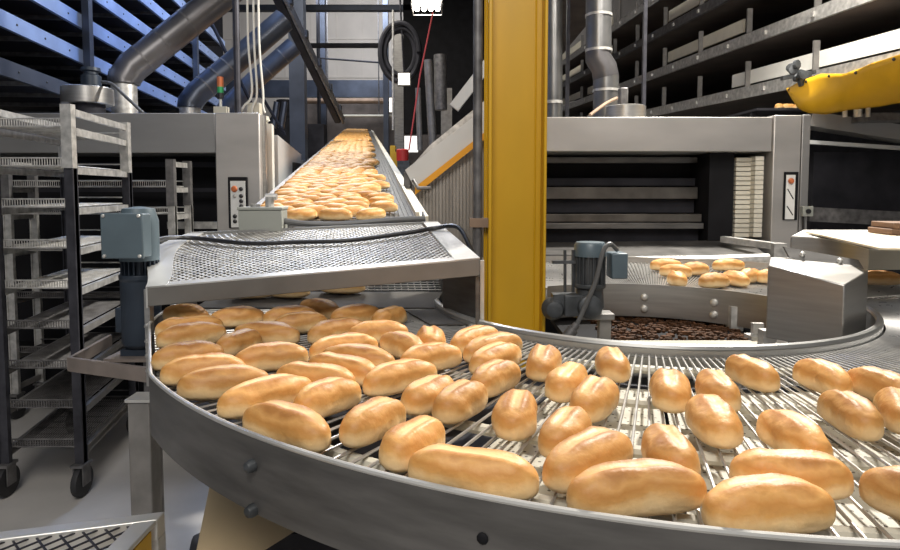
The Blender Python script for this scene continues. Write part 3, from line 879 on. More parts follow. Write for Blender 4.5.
mb.f += [(0, 3, 2, 1), (n_ * 4, n_ * 4 + 1, n_ * 4 + 2, n_ * 4 + 3)]
mb.build('curved_front', 'steel', k2)
E1 = hi[-1]; E2 = Vector((2.05, 2.2, E1.z))
mb = MB().add(hi + [E2, Vector((2.2, 2.80, hi[0].z)), Vector((1.60, 2.80, hi[0].z))] , [tuple(range(n_ + 4))])
tp = [v + Vector((0, 0, .004)) for v in mb.v]; mb2 = MB(); nn = len(mb.v)
mb2.add(list(mb.v) + tp, [tuple(range(nn))[::-1], tuple(range(nn, 2 * nn))] + [(i, (i + 1) % nn, nn + (i + 1) % nn, nn + i) for i in range(nn)])
mb2.build('top', 'bright', k2)
z1 = P(880, 268, 2.25).z
MB().hexa([(E1.x, E1.y, z1), (E2.x, E2.y, z1), (E2.x, E2.y + .01, z1), (E1.x, E1.y + .01, z1), (E1.x, E1.y, E1.z), (E2.x, E2.y, E1.z), (E2.x, E2.y + .01, E1.z), (E1.x, E1.y + .01, E1.z)]).build('side_skirt', 'offwhite', k2)
for x, y in ((1.62, 2.77), (2.17, 2.77)):
    zt_ = hi[0].z
    MB().bb(x - .02, x + .02, y - .0, y + .03, 0, zt_).build('post', 'galv', k2)
zc_ = hi[0].z + .004
b_ = one(MB().prism([onbelt(806, 233, 1.274), onbelt(880, 250, 1.274), onbelt(935, 251, 1.274), onbelt(940, 236, 1.274), onbelt(900, 231.5, 1.274)], (0, 0, .006)), 'cardboard_sheet', 'cardboard_pale', 'pale cardboard sheet lying on the steel tunnel cover', 'cardboard')
sup = zc_ + .03
for k_, (w, lb) in enumerate(((.24, 'lower brown flat carton at right edge on the cardboard sheet'), (.22, 'upper flat carton at right edge on top of another'))):
    p0 = onbelt(881, 234, 1.281)
    one(MB().box((p0.x + w / 2 + .012 * k_, p0.y, p0.z + .0115 + k_ * .0235), (w, .16, .022), -.12), 'flat_carton', 'carton', lb, 'carton', 'flat cartons at the right edge', .003)

# ------------------------------------------------------------------ right oven
oY = 4.2
ov = thing('oven', 'right-hand tunnel oven with wide dark mouth and stainless hood', 'oven', (1.5, 5, 0))
def X(px, Y=oY): return (px - 450) / F * Y
def Z(py, Y=oY): return P(450, py, Y).z
xa, xb, xc = X(505), X(770), X(806)
MB().bb(xa, xb, oY, oY + .5, Z(151.5), Z(117)).build('hood', 'hood', ov, .006)
pl = MB().bb(xb, X(797), oY - .02, oY + .5, 0, Z(115.5)).build('pillar', 'hood', ov, .006)
MB().bb(X(798), xc, oY - .02, oY + .5, 0, Z(115)).build('pillar_edge', 'hood_dark', ov, .004)
mb = MB(); mb.bb(xa, xc, oY + .5, 10, 0, Z(117)); 
mb.build('body', 'hood_dark', ov)
cav = MB().bb(xa, xb, oY + .48, oY + .5, .6, Z(151)); cav.bb(xa - .06, xa, oY, oY + .5, 0, Z(117)); cav.bb(xa, xb, oY + .1, oY + .49, .3, Z(252)); cav.bb(X(716), X(741), oY + .12, oY + .48, Z(245), Z(152))
cav.build('mouth', 'black', ov)
for (y0_, y1_, dp, m_) in ((157, 163, .30, 'guard'), (187, 199, .28, 'rail_dark'), (199, 213, .34, 'dark'), (214, 222, .2, 'rail_dark'), (223, 229, .16, 'guard'), (229, 245, .25, 'dark'), (178, 186, .33, 'dark')):
    MB().bb(xa, X(714), oY + dp, oY + dp + .05, Z(y1_, oY + dp), Z(y0_, oY + dp)).build('mouth_rail', m_, ov, .004)
mb = MB()
for i in range(17):
    z0_, z1_ = Z(238) + i * (Z(156) - Z(238)) / 17, Z(238) + (i + .82) * (Z(156) - Z(238)) / 17
    mb.bb(X(742), X(757), oY + .10, oY + .3, z0_, z1_); mb.bb(X(757), X(765.5), oY + .04, oY + .3, z0_ + .004, z1_ + .006)
mb.build('bellows', 'curtain', ov)['label'] = 'cream pleated curtain inside the right jamb'
mb = MB(); 
p0, p1, p2, p3 = P(547, 254, 3.85), P(772, 258, 3.85), P(745, 240, oY + .15), P(547, 243, oY + .15)
p0.x = X(505); p3.x = X(505)
mb.hexa([p - Vector((0, 0, .02)) for p in (p0, p1, p2, p3)] + [p0, p1, p2, p3]); mb.build('outfeed_bed', 'guard', ov)
MB().tube([P(620, 262, 3.76), P(700, 262, 3.74), P(768, 259, 3.74)], [.035, .04, .035], 10).build('nose_roller', 'galv', ov)
mb = MB().bar(P(723, 239, 4.15), P(775, 246, 3.85), .06, .04); mb.bb(X(772, 3.84), X(785, 3.84), 3.8, 3.88, Z(261, 3.84), Z(243, 3.84)); mb.build('side_guide', 'galv', ov)
for x in (.95, 2.05): MB().bb(x - .03, x + .03, 3.9, 3.96, 0, Z(262, 3.9)).build('leg', 'galv_dark', ov)
pn = MB().bb(X(781), X(795), oY - .032, oY - .019, Z(220), Z(172)).build('control_panel', 'black', ov, .003)
MB().bb(X(782.5), X(791.5), oY - .036, oY - .031, Z(219), Z(175)).build('panel_plate', 'panelwhite', pn)
mb = MB(); bolt(mb, (X(787), oY - .036, Z(181)), (0, -1, 0), .02, .02); mb.build('stop_button', 'amber', pn)
mb = MB().bar((X(784), oY - .037, Z(189)), (X(790), oY - .037, Z(199)), .006, .003, (0, 1, 0)); mb.bar((X(784), oY - .037, Z(206)), (X(790), oY - .037, Z(215)), .006, .003, (0, 1, 0)); mb.build('marking', 'cable', pn)
sw = MB().bb(X(798), X(808.5), oY - .06, oY - .022, Z(216), Z(206)).build('switch', 'grey_box', ov, .004)
MB().tube([(X(803), oY - .06, Z(211)), (X(803), oY - .072, Z(211))], .016, 12).build('knob', 'cable', sw)
MB().tube([(X(801), oY - .03, Z(216)), (X(802.5), oY - .03, Z(250))], .007, 6).build('cable', 'cable', sw)
# grey ribbed guard left of the oven, pale chute above it
rb = thing('ribbed_guard', 'grey vertical ribbed metal guard left of the yellow column', 'guard panel', (.1, 4.5, 0))
mb = MB(); gx0, gx1 = X(412, 4.5), X(500, 4.5)
mb.prism([(gx0, 4.5, 0), (gx1, 4.5, 0), (gx1, 4.5, Z(102, 4.5)), (gx0, 4.5, Z(186, 4.5))], (0, .02, 0))
nrib = 26
for i in range(nrib):
    t = (i + .5) / nrib; x = gx0 + (gx1 - gx0) * t
    mb.bb(x - .008, x + .008, 4.485, 4.5, 0, Z(186 - 84 * t, 4.5) - .02)
mb.build('ribbed_sheet', 'rib', rb)
ch = thing('sloping_chute', 'pale grey sloping chute side with orange edge rising behind the column', 'chute', (0, 4.45, 0))
d0, d1 = P(409, 182, 4.4), P(500, 92, 4.4); d2, d3 = P(500, 116, 4.4), P(416, 186, 4.4)
MB().prism([P(405, 170, 4.4), P(500, 96, 4.4), P(500, 126, 4.4), P(416, 190, 4.4)], (0, .03, 0)).build('side_plate', 'chute', ch)
MB().prism([P(415, 187, 4.38), P(500, 120, 4.38), P(500, 127, 4.38), P(415, 195, 4.38)], (0, .02, 0)).build('orange_edge', 'orange', ch)
MB().prism([P(408, 170, 4.42), P(500, 96, 4.42), P(500, 88, 4.42), P(430, 145, 4.42)], (0, .06, 0)).build('top_lip', 'galv', ch)
MB().tube([P(413, 180, 4.35), P(418, 188, 4.33), P(431, 188, 4.33)], .014, 8).build('crank_handle', 'galv_dark', ch)
MB().bb(X(404, 4.43), X(410, 4.43), 4.42, 4.46, 0, Z(172, 4.43)).build('post', 'galv_dark', ch)
ss = thing('sloping_strip', 'thin pale strip rising behind the yellow column above the chute', 'strip', P(477, 78, 6))
MB().bar(P(454, 108, 6), P(500, 48, 6), .08, .10).build('strip', 'chute', ss)
q = P(490, 61, 6); MB().tube([q, (q.x, q.y, 9)], .02, 6).build('hanger', 'galv_dark', ss)

# ------------------------------------------------------------------ left oven
lo_ = thing('oven', 'left-hand tunnel oven with dark mouth behind the racks', 'oven', (-2, 5, 0))
xa, xb, xc = -4.2, X(217), X(262)
MB().bb(xa, xb, oY, oY + .5, Z(153), Z(113)).build('hood', 'hood_dark', lo_, .006)
MB().bb(xb + .004, xc, oY - .02, oY + .04, 0, Z(113)).build('pillar', 'hood', lo_, .008)
MB().hexa([(xa, oY + .5, 0), (xb + .03, oY + .5, 0), (-2.25, 9, 0), (xa, 9, 0), (xa, oY + .5, Z(114)), (xb + .03, oY + .5, Z(114)), (-2.25, 9, Z(114)), (xa, 9, Z(114))]).build('body', 'hood_dark', lo_)
mb = MB().bb(xa, xb, oY + .47, oY + .49, 0, Z(153)); mb.bb(xa, xb, oY + .02, oY + .47, 0, .3); mb.build('mouth', 'black', lo_)
for y0_, y1_ in ((162, 167), (188, 192)):
    MB().bb(xa, xb, oY + .3, oY + .33, Z(y1_, 4.5), Z(y0_, 4.5)).build('mouth_rail', 'dark', lo_)
MB().bb(xb - .35, xb, oY + .02, oY + .06, Z(229), Z(222)).build('mouth_sill', 'galv', lo_)
pn = MB().bb(X(230), X(249.5), oY - .036, oY - .019, Z(228), Z(177)).build('control_panel', 'black', lo_, .006)
MB().bb(X(233), X(247.5), oY - .042, oY - .035, Z(227), Z(181)).build('panel_plate', 'panelwhite', pn)
for (px, py, m_, r_) in ((237, 189, 'amber', .022), (243.5, 189, 'cable', .014), (237, 196, 'galv', .012), (243.5, 196, 'cable', .014), (243.5, 201, 'cable', .014), (243.5, 206, 'cable', .014), (237, 216, 'cable', .014), (237, 221, 'cable', .014)):
    mb = MB(); bolt(mb, (X(px), oY - .042, Z(py)), (0, -1, 0), r_, .014); mb.build('button', m_, pn)
# machine cabinets going back along the corridor
sd = thing('corridor_cabinet', 'pale machine cabinet flank along the left side of the incline', 'cabinet', (-1.6, 5.5, 0))
def cab(y0, y1, dx, m_, ztop0, ztop1, nm):
    f = lambda y: -1.25 - .16 * (y - 4.2)
    MB().hexa([(f(y0) - .16 + dx, y0, 0), (f(y0) + dx, y0, 0), (f(y1) + dx, y1, 0), (f(y1) - .16 + dx, y1, 0), (f(y0) - .16 + dx, y0, ztop0), (f(y0) + dx, y0, ztop0), (f(y1) + dx, y1, ztop1), (f(y1) - .16 + dx, y1, ztop1)]).build(nm, m_, sd)
    return f
cab(4.25, 4.33, .0, 'steel', 1.96, 1.96, 'steel_edge'); cab(4.36, 4.5, -.03, 'rust', 1.9, 1.9, 'dark_gap'); cab(4.53, 4.66, .01, 'white', 1.93, 1.93, 'white_post'); cab(4.68, 4.86, -.02, 'rust', 1.88, 1.88, 'dark_gap')  # brown strips set back between edge, post and panel
f = cab(4.9, 7.2, .01, 'chute', 1.88, 1.86, 'cabinet_panel'); cab(7.25, 9.5, -.02, 'galv', 1.82, 1.82, 'cabinet_panel')
MB().bb(f(6.2) + .02, f(6.2) + .05, 6.1, 6.35, 1.5, 1.72).build('handle', 'cable', sd)
MB().lathe((f(4.6) - .08, 4.6, 1.93), [(.05, 0), (.05, .02), (.07, .03), (.06, .06)], 14).build('cap', 'offwhite', sd)

# ------------------------------------------------------------------ bakery racks
def rack(name, label, x0, x1, skew, y0, y1, h, levels, posts, group, post_m, lower_m, wires=True):
    rk = thing(name, label, 'rack', ((x0 + x1) / 2, (y0 + y1) / 2, 0), group)
    w = .045
    sx = lambda x, y: x + skew * (y - y0)
    for x in (x0, x1):
        for y in (y0, y1):
            xx = sx(x, y)
            p_ = MB().bb(xx - w / 2, xx + w / 2, y - .012, y + .012, .16, h); p_.bb(xx + (w / 2 - .006 if x == x1 else -w / 2), xx + (w / 2 if x == x1 else -w / 2 + .006), y - .02, y + .02, .16, h)
            p_.build('post', post_m if h > 1.5 and False else lower_m, rk)
            if post_m != lower_m:
                MB().bb(xx - w / 2 - .002, xx + w / 2 + .002, y - .022, y + .0142, h - .28, h + .01).build('post_sleeve', post_m, rk)
            c = MB()
            c.lathe((xx - .014, y, .075), [(.03, 0), (.072, .002), (.075, .014), (.072, .028), (.03, .03)], 20, (1, 0, 0))
            wh = c.build('caster_wheel', 'rubber', rk)
            c = MB().bb(xx - .024, xx - .018, y - .03, y + .03, .06, .16); c.bb(xx + .02, xx + .026, y - .03, y + .03, .06, .16); c.bb(xx - .03, xx + .03, y - .04, y + .04, .15, .163)
            c.build('fork', 'galv_dark', wh)
    for x in (x0, x1):
        for z in [.2] + levels + [h - .02]:
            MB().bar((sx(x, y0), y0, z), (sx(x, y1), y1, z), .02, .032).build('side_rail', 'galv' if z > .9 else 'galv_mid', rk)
    for z in [.2, h - .02] if not wires else []:
        MB().bb(x0, x1, y0 - .01, y0 + .01, z - .015, z + .015).build('cross_bar', 'galv' if z > .9 else lower_m, rk)
    for z in levels:
        t = MB(); zz = z + .022
        nx = max(6, int((x1 - x0) / .0135))
        for i in range(nx + 1):
            x = x0 + .02 + (x1 - x0 - .04) * i / nx
            t.tube([(x, y0 + .02, zz), (sx(x, y1), y1 - .02, zz)], .0042, 4)
            t.tube([(x, y0 + .02, zz), (x, y0 + .02, zz + .036)], .0026, 4)
        for dz in (0, .036):
            t.tube([(x0 + .02, y0 + .02, zz + dz), (x1 - .02, y0 + .02, zz + dz)], .004, 5)
            t.tube([(sx(x0, y1) + .02, y1 - .02, zz + dz), (sx(x1, y1) - .02, y1 - .02, zz + dz)], .004, 5)
        for q in range(1, 9):
            y = y0 + .02 + (y1 - y0 - .04) * q / 9
            t.tube([(sx(x0, y) + .02, y, zz - .003), (sx(x1, y) - .02, y, zz - .003)], .0026, 4)
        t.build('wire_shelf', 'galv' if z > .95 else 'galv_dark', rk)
    return rk
lv = [.21 + .19 * k for k in range(8)] + [1.72]
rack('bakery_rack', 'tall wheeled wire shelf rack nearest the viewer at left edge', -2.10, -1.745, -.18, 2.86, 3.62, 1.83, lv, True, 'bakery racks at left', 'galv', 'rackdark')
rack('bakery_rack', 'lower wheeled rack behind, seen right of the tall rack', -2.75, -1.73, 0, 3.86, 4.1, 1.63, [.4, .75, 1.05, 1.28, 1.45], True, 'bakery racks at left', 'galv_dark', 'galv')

# ------------------------------------------------------------------ table at bottom left
tz = .70
ta = thing('mesh_table', 'low steel table with diamond mesh top at bottom left corner', 'table', (-.9, 1.2, 0))
def tp_(px, py): 
    d = P(px, py, 1) - Vector((0, 0, CAMZ)); k_ = (tz - CAMZ) / d.z; return Vector((0, 0, CAMZ)) + d * k_
q0, q1, q2 = tp_(165, 511), tp_(-120, 546), tp_(126, 552)
ex = (q1 - q0).normalized(); ey = (q2 - q0).normalized()
ey = Vector((ex.y, -ex.x, 0)); ey = ey if ey.dot(q2 - q0) > 0 else -ey
ey = (q2 - q0).normalized()
def tt(u, v, z=0): return q0 + ex * u + ey * v + Vector((0, 0, z))
TW, TL = .55, .9
def slab(mb, u0, u1, v0, v1, z0, z1):
    return mb.hexa([tt(u0, v0, z0), tt(u1, v0, z0), tt(u1, v1, z0), tt(u0, v1, z0), tt(u0, v0, z1), tt(u1, v0, z1), tt(u1, v1, z1), tt(u0, v1, z1)])
mb = slab(MB(), 0, TL, 0, .038, -.05, 0); slab(mb, 0, .05, .038, TW, -.012, 0); slab(mb, TL - .04, TL, 0, TW, -.05, 0); slab(mb, 0, TL, TW - .04, TW, -.05, 0)
mb.build('rim', 'bright', ta, .003)
mb = MB()
for i in range(-18, 42):
    for sg in (1, -1):
        pts = []
        for v in (.03, TW - .03):
            u = i * .045 + sg * (v * .9) + (0 if sg > 0 else .5)
            pts.append((u, v))
        (u0, v0), (u1, v1) = pts
        # clip to the frame
        def cl(ua, va, ub, vb):
            for lim, lo in ((.045, True), (TL - .03, False)):
                if (ua < lim) == lo and (ub < lim) == lo and ua != lim: return None
                if (ua < lim) == lo: va += (vb - va) * (lim - ua) / (ub - ua); ua = lim
                if (ub < lim) == lo: vb = va + (vb - va) * (lim - ua) / (ub - ua) if ub != ua else vb; ub = lim
            return ua, va, ub, vb
        r_ = cl(u0, v0, u1, v1)
        if r_: mb.bar(tt(r_[0], r_[1], -.008), tt(r_[2], r_[3], -.008), .004, .003)
mb.build('mesh_top', 'rackdark', ta)
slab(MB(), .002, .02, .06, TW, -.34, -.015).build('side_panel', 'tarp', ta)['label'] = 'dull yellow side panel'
for u, v in ((.0, .0), (TL - .04, 0), (0, TW - .04), (TL - .04, TW - .04)):
    slab(MB(), u, u + .035, v, v + .035, -tz, -.05).build('leg', 'galv', ta)
# tan board on the floor and black wheel stop
b0_ = [Vector((-.70, 1.86, .0)), Vector((-.20, 1.86, .0)), Vector((-.34, 1.22, .0)), Vector((-.66, 1.32, .0))]
bw = P(210, 470, 1.62); 
one(MB().hexa([P(198, 552, 1.42), P(262, 552, 1.36), P(300, 528, 1.36), P(212, 486, 1.62), P(196, 552, 1.44), P(260, 552, 1.385), P(300, 526, 1.385), P(210, 484, 1.64)]), 'board', 'cardboard', 'tan board leaning under the curved guard', 'board')
one(MB().lathe((-.95, 2.2, .09), [(.03, 0), (.085, .004), (.09, .02), (.085, .045), (.03, .05)], 18, (1, .2, 0)), 'rubber_wheel', 'rubber', 'black rubber wheel on the floor behind the grey leg', 'wheel')

# ------------------------------------------------------------------ left overhead conveyor tiers (blue lit)
DL = Vector((-.097, 1, -.024))
names = ['lowest', 'second lowest', 'third from the bottom', 'fourth from the bottom', 'fifth from the bottom', 'topmost']
for k, dz in enumerate((.84, 1.17, 1.47, 1.79, 2.12, 2.46)):
    O = Vector((-3.05, 4.2, CAMZ + dz))
    tr = thing('overhead_conveyor', '%s of the blue railed overhead conveyor tiers at upper left' % names[k], 'conveyor', O, 'overhead conveyor tiers at left')
    y0, y1 = (-2.2, 5.9)
    a, b = O + DL * y0, O + DL * y1
    m_ = 'blue_rail' if k else 'hall_steel'
    rl = MB().bar(a, b, .03, .115).build('side_rail', m_, tr)
    for j in range(22):
        p = O + DL * (y0 + .3 + j * .36); mb = MB(); bolt(mb, p + Vector((.015, 0, .0)), (1, .1, 0), .009, .006); mb.build('bolt', 'cable', rl)
    w = Vector((-1.9, -.18, 0))
    MB().hexa([a + Vector((0, 0, -.02)), b + Vector((0, 0, -.02)), b + w + Vector((0, 0, -.02)), a + w + Vector((0, 0, -.02)),
               a, b, b + w, a + w]).build('deck', 'dark', tr)
    mb = MB()
    for j in range(16):
        p = O + DL * (y0 + .2 + j * .5) + Vector((0, 0, -.035)); mb.bar(p, p + w, .04, .03)
    mb.build('cross_bar', 'galv_dark', tr)
    rl = MB().bar(a + w, b + w, .03, .10).build('side_rail', m_, tr)
mbs = [(137, 4.6), (202, 8.3)]
for i, (px, Y) in enumerate(((137, 5.4), (203, 8.4))):
    x = -3.02 - .097 * (Y - 4.2) + .035
    one(MB().bb(x - .03, x + .03, Y - .03, Y + .03, Z(113), 4.6), 'tier_post', 'hall_steel', ('near' if i == 0 else 'far') + ' blue upright post in front of the left overhead tiers', 'post', 'posts of the left tiers')
# ------------------------------------------------------------------ ducts left
def duct(label, pts, r, base_r, m_, joints, drop):
    d = thing('exhaust_duct', label, 'duct', (pts[0].x, pts[0].y, pts[0].z - drop))
    MB().tube(pts, r, 20).build('pipe', m_, d)
    dirs = (pts[-1] - pts[-2]).normalized()
    for t in joints:
        p = pts[2].lerp(pts[-2] if len(pts) > 4 else pts[-1], t)
        dd = ((pts[-2] if len(pts) > 4 else pts[-1]) - pts[2]).normalized()
        MB().tube([p - dd * .008, p + dd * .008], r * 1.03, 20).build('seam_band', 'galv_dark', d)
    p = pts[0]
    MB().lathe((p.x, p.y, 0), [(base_r, p.z - drop), (base_r, p.z), (base_r * .96, p.z + .02)], 20).build('base_collar', 'galv', d)
    return d
topz = Z(114)
p0 = P(124, 84, 5.2); duct('fat grey duct slanting up right from the left oven, nearest', [p0, p0 + Vector((0, 0, .04)), p0 + Vector((.06, .02, .14)), P(230, -10, 5.6), P(280, -50, 5.8)], .125, .10, 'duct', (.1, .3, .55), p0.z - topz - .004)
p0 = P(190, 108, 6.2); duct('second dark duct slanting up right above the left oven', [p0, p0 + Vector((0, 0, .05)), p0 + Vector((.07, .02, .15)), P(235, 62, 6.4), P(284, 20, 6.6)], .12, .1, 'duct_dark', (.2, .5, .8), max(.02, p0.z - topz))
p0 = P(225, 112, 7.6); duct('third bluish duct slanting up right, rearmost above left oven', [p0, p0 + Vector((.05, 0, .08)), P(255, 80, 7.7), P(294, 46, 7.8)], .115, .1, 'duct_dark', (.3, .7), max(.02, p0.z - topz))
# fan on the oven roof
fz = topz
fn = thing('roof_fan', 'flat round stainless fan with dark motor on the left oven roof', 'fan', (P(88, 100, 4.75).x, 4.75, fz))
c = P(88, 105, 4.75)
zt_ = Z(88, 4.75); zb_ = Z(105, 4.75)
MB().lathe((c.x, 4.75, 0), [(.12, fz), (.12, zb_)], 20).build('neck', 'dark', fn)
MB().lathe((c.x, 4.75, 0), [(.17, zb_), (.178, zb_ + .006), (.178, zt_ - .006), (.17, zt_)], 32).build('housing', 'steel', fn)
MB().lathe((c.x + .03, 4.75, 0), [(.07, zt_), (.07, zt_ + .09), (.05, zt_ + .1), (.05, zt_ + .12), (.07, zt_ + .125), (.065, zt_ + .15), (.02, zt_ + .155)], 18).build('motor', 'motor_dark', fn)
MB().tube(curve([P(102, 82, 4.7), P(112, 84, 4.65), P(124, 95, 4.6), P(143, 113, 4.5)], 6), .012, 8).build('cable', 'conduit', fn)
# beacon
bc = thing('signal_beacon', 'small stacked orange and green signal light on the left oven', 'beacon', P(223, 113, 4.4))
x = X(223, 4.4)
MB().bb(x - .04, x + .05, 4.37, 4.43, Z(113), Z(107, 4.4)).build('base', 'offwhite', bc)
MB().tube([(x, 4.4, Z(107, 4.4)), (x, 4.4, Z(99, 4.4))], .01, 8).build('stem', 'white', bc)
z0, z1, z2, z3 = Z(99, 4.4), Z(93, 4.4), Z(87, 4.4), Z(77, 4.4)
MB().tube([(x, 4.4, z0), (x, 4.4, z1)], .022, 12).build('socket', 'cable', bc)
MB().tube([(x, 4.4, z1), (x, 4.4, z2)], .022, 12).build('green_lens', 'green', bc)
MB().tube([(x, 4.4, z2), (x, 4.4, z3)], .022, 12).build('orange_lens', 'amber', bc)
# pipes by the pillar
one(MB().tube([(X(240, 4.35), 4.35, topz + .0), (X(240, 4.35), 4.35, 4.2)], .022, 10), 'vertical_pipe', 'rackdark', 'thick dark upright pipe on the left oven pillar', 'pipe')
for i, (pa, pb, lb) in enumerate(((247, 252, 'left'), (253, 257, 'middle'), (258, 263, 'right'))):
    one(MB().tube(curve([P(pa, -40, 4.4), P(pa + 1, 40, 4.4), P(pb, 92, 4.4), P(pb - 8 + 4 * i, 106, 4.4), P(pb - 12 + 7 * i, 113, 4.4)], 5), .008, 8), 'white_conduit', 'white', '%s of the three thin white conduits above the left oven pillar' % lb, 'conduit', 'white conduits')
bx = thing('conduit_box', 'pale electrical box at the foot of the white conduits', 'electrical box', P(257, 113, 4.45))
MB().bb(X(250, 4.45), X(262, 4.45), 4.43, 4.5, topz, Z(103, 4.45)).build('box', 'offwhite', bx)
# diagonal braces and thin cables upper left
for i, (a, b, r_, m_, lb) in enumerate(((P(195, -10, 7), P(262, 125, 7.6), .02, 'dark', 'thin dark brace slanting across the left ducts'),
                                        (P(255, 85, 7), P(285, 135, 7.2), .018, 'dark', 'short dark brace right of the white conduits'))):
    one(MB().tube([a, b], r_, 8), 'brace', m_, lb, 'brace')
tyd = thing('cable_tray', 'dark diagonal cable tray falling to the incline top', 'cable tray', P(337, 120, 12))
a, b = P(272, -12, 7.5), P(338, 122, 11)
MB().bar(a, b, .1, .05).build('tray', 'dark', tyd); MB().bar(a + Vector((.1, 0, .02)), b + Vector((.1, 0, .02)), .03, .12).build('rail', 'galv_dark', tyd)
for t in (.1, .3, .5, .7, .9):
    p = a.lerp(b, t); MB().box(p + Vector((.08, 0, .08)), (.12, .1, .1)).build('clamp', 'cable', tyd)
q = a; MB().tube([a, (a.x, a.y, 6.5)], .015, 6).build('hanger', 'dark', tyd)
# ------------------------------------------------------------------ far hall steelwork
def hbeam(name, lb, px0, px1, y0, y1, Y, m_, cat='beam', d=.2):
    one(MB().bb(X(px0, Y), X(px1, Y), Y, Y + d, Z(y1, Y), Z(y0, Y)), name, m_, lb, cat)
hbeam('roof_beam', 'grey steel beam across the very top of the back hall', 220, 425, 4.5, 10, 16, 'hall_steel')
hbeam('roof_beam', 'thin dark beam halfway up the cream back wall', 305, 388, 43, 46.5, 17, 'dark')
hbeam('roof_beam', 'wide dark blue-grey beam at the foot of the cream wall', 225, 400, 80, 97, 23, 'hall_steel')
for (y_, lb, m_, r_, pa, pb) in ((101, 'rusty horizontal pipe below the dark blue beam', 'rust', .09, 300, 393), (116, 'pale thin horizontal pipe over the incline end', 'offwhite', .045, 340, 470), (8, 'dark', None, 0, 0, 0)):
    if m_:
        yy = 20.6 if y_ == 101 else 20.4
        hp = thing('horizontal_pipe', lb, 'pipe', P((pa + pb) / 2, y_, yy))
        MB().tube([P(pa, y_, yy), P(pb, y_, yy)], r_, 10).build('pipe', m_, hp)
        for t in (.3, .9):
            q = P(pa, y_, yy).lerp(P(pb, y_, yy), t); MB().tube([q, (q.x, q.y, 9)], .02, 6).build('hanger', 'galv_dark', hp)
one(MB().tube([P(318, 58, 20), P(385, 63, 20)], .03, 6), 'hanging_cable', 'dark', 'slack cable across the cream back wall', 'cable')
for (pa, pb, Y, m_, y0, lb) in ((291, 306, 13, 'hall_steel', -60, 'broad blue-grey steel column left of the incline'), (321, 327, 21, 'hall_steel', -40, 'slim blue column against the cream wall'),
                             (318.5, 320.5, 19, 'dark', -40, 'thin dark riser beside the slim blue column'),
                             (384, 389, 20, 'hall_steel', -40, 'slim dark column right of the cream wall'), (395, 404, 14, 'guard', 20, 'grey column right of the incline end'),
                             (441, 452, 12, 'galv_mid', 88, 'pale grey stanchion above the chute')):
    one(MB().bb(X(pa, Y), X(pb, Y), Y, Y + .25, 0, Z(y0, Y)), 'hall_column', m_, lb, 'column')
for i, (a, b, r_, m_, lb) in enumerate(((P(418, 88, 9), P(420, 150, 9), .04, 'galv_mid', 'left leaning grey pipe behind the red rope'), (P(428, 60, 9), P(433, 148, 9), .06, 'galv_mid', 'fat grey pipe beside the red rope'),
                                     (P(440, 55, 10), P(441, 110, 10), .10, 'galv_dark', 'round dark duct above the pale stanchion'), (P(393, 10, 11), P(393, 130, 11), .02, 'galv', 'thin rod left of the round lamp'))):
    one(MB().tube([a, b], r_, 12), 'upright_pipe', m_, lb, 'pipe')
one(MB().bb(X(404, 16), X(486, 16), 16, 16.4, 2.9, 7.6), 'black_block', 'black', 'tall black block between the rope and the yellow column', 'machine')  # plain black block filling the dark region beside the column
for i, (px, py, w) in enumerate(((462, 42, 14), (462, 62, 16), (463, 78, 12))):
    pass
# coiled hose
mb = MB(); pts = []
for k_ in range(150):
    t = k_ / 149 * 2 * PI * 4; r_ = 1 + .16 * math.sin(t * .35 + .6)
    p = P(400, 52, 12); pts.append(p + Vector((.33 * r_ * math.cos(t), .05 * k_ / 30, .48 * r_ * math.sin(t))))
one(MB().tube(pts, .05, 8), 'coiled_hose', 'dark', 'black hose hanging in a coil right of the cream wall', 'hose')
# lamps
for (px, py, w, h, Y, m_, lb, nm) in ((427, 3, 27, 9, 9, 'lamp', 'bright high bay lamp at the top centre of the hall', 'high_bay_lamp'), (404, 79, 11, 11, 12, 'lampdim', 'small square lamp below the coiled hose', 'flood_lamp')):
    l = thing(nm, lb, 'lamp', P(px, py, Y))
    c = P(px, py + (3 if nm == 'high_bay_lamp' else 0), Y); w_, h_ = w * Y / F, h * Y / F
    if nm == 'high_bay_lamp':
        MB().box(c + Vector((0, 0, h_ * .5)), (w_ * 1.1, .4, h_ * .3)).build('housing', 'galv', l)
        for k_ in range(4): MB().tube([c + Vector((-w_ / 2 + w_ * (k_ + .5) / 4, -.15, 0)), c + Vector((-w_ / 2 + w_ * (k_ + .5) / 4, .15, 0))], w_ * .09, 10).build('tube', m_, l)
        mb = MB()
        for sx_ in (-1, 1): mb.box(c + Vector((sx_ * w_ * .53, 0, -.03)), (.015, .42, .06)); mb.box(c + Vector((0, sx_ * .2, -.07)), (w_ * 1.08, .012, .012))
        mb.build('guard_frame', 'galv', l)
        MB().tube([c + Vector((0, 0, h_ * .6)), c + Vector((0, 0, 4))], .015, 6).build('hanger', 'dark', l)
    else:
        MB().box(c + Vector((0, .06, 0)), (w_ * 1.2, .1, h_ * 1.15)).build('housing', 'galv_dark', l)
        MB().box(c, (w_, .02, h_)).build('lens', m_, l)
        MB().tube([c + Vector((0, .06, h_ * .5)), c + Vector((-.15, .06, 3))], .02, 6).build('hanger', 'dark', l)
one(MB().tube([P(433, 12, 8.6), P(420, 75, 8.8), P(409, 150, 9)], .012, 6), 'red_rope', 'ropered', 'thin red rope hanging from the high bay lamp', 'rope')
one(MB().box(P(391.5, 105, 13), (.08, .06, .28)), 'wall_light', 'lampdim', 'small glowing light on the grey column', 'lamp')
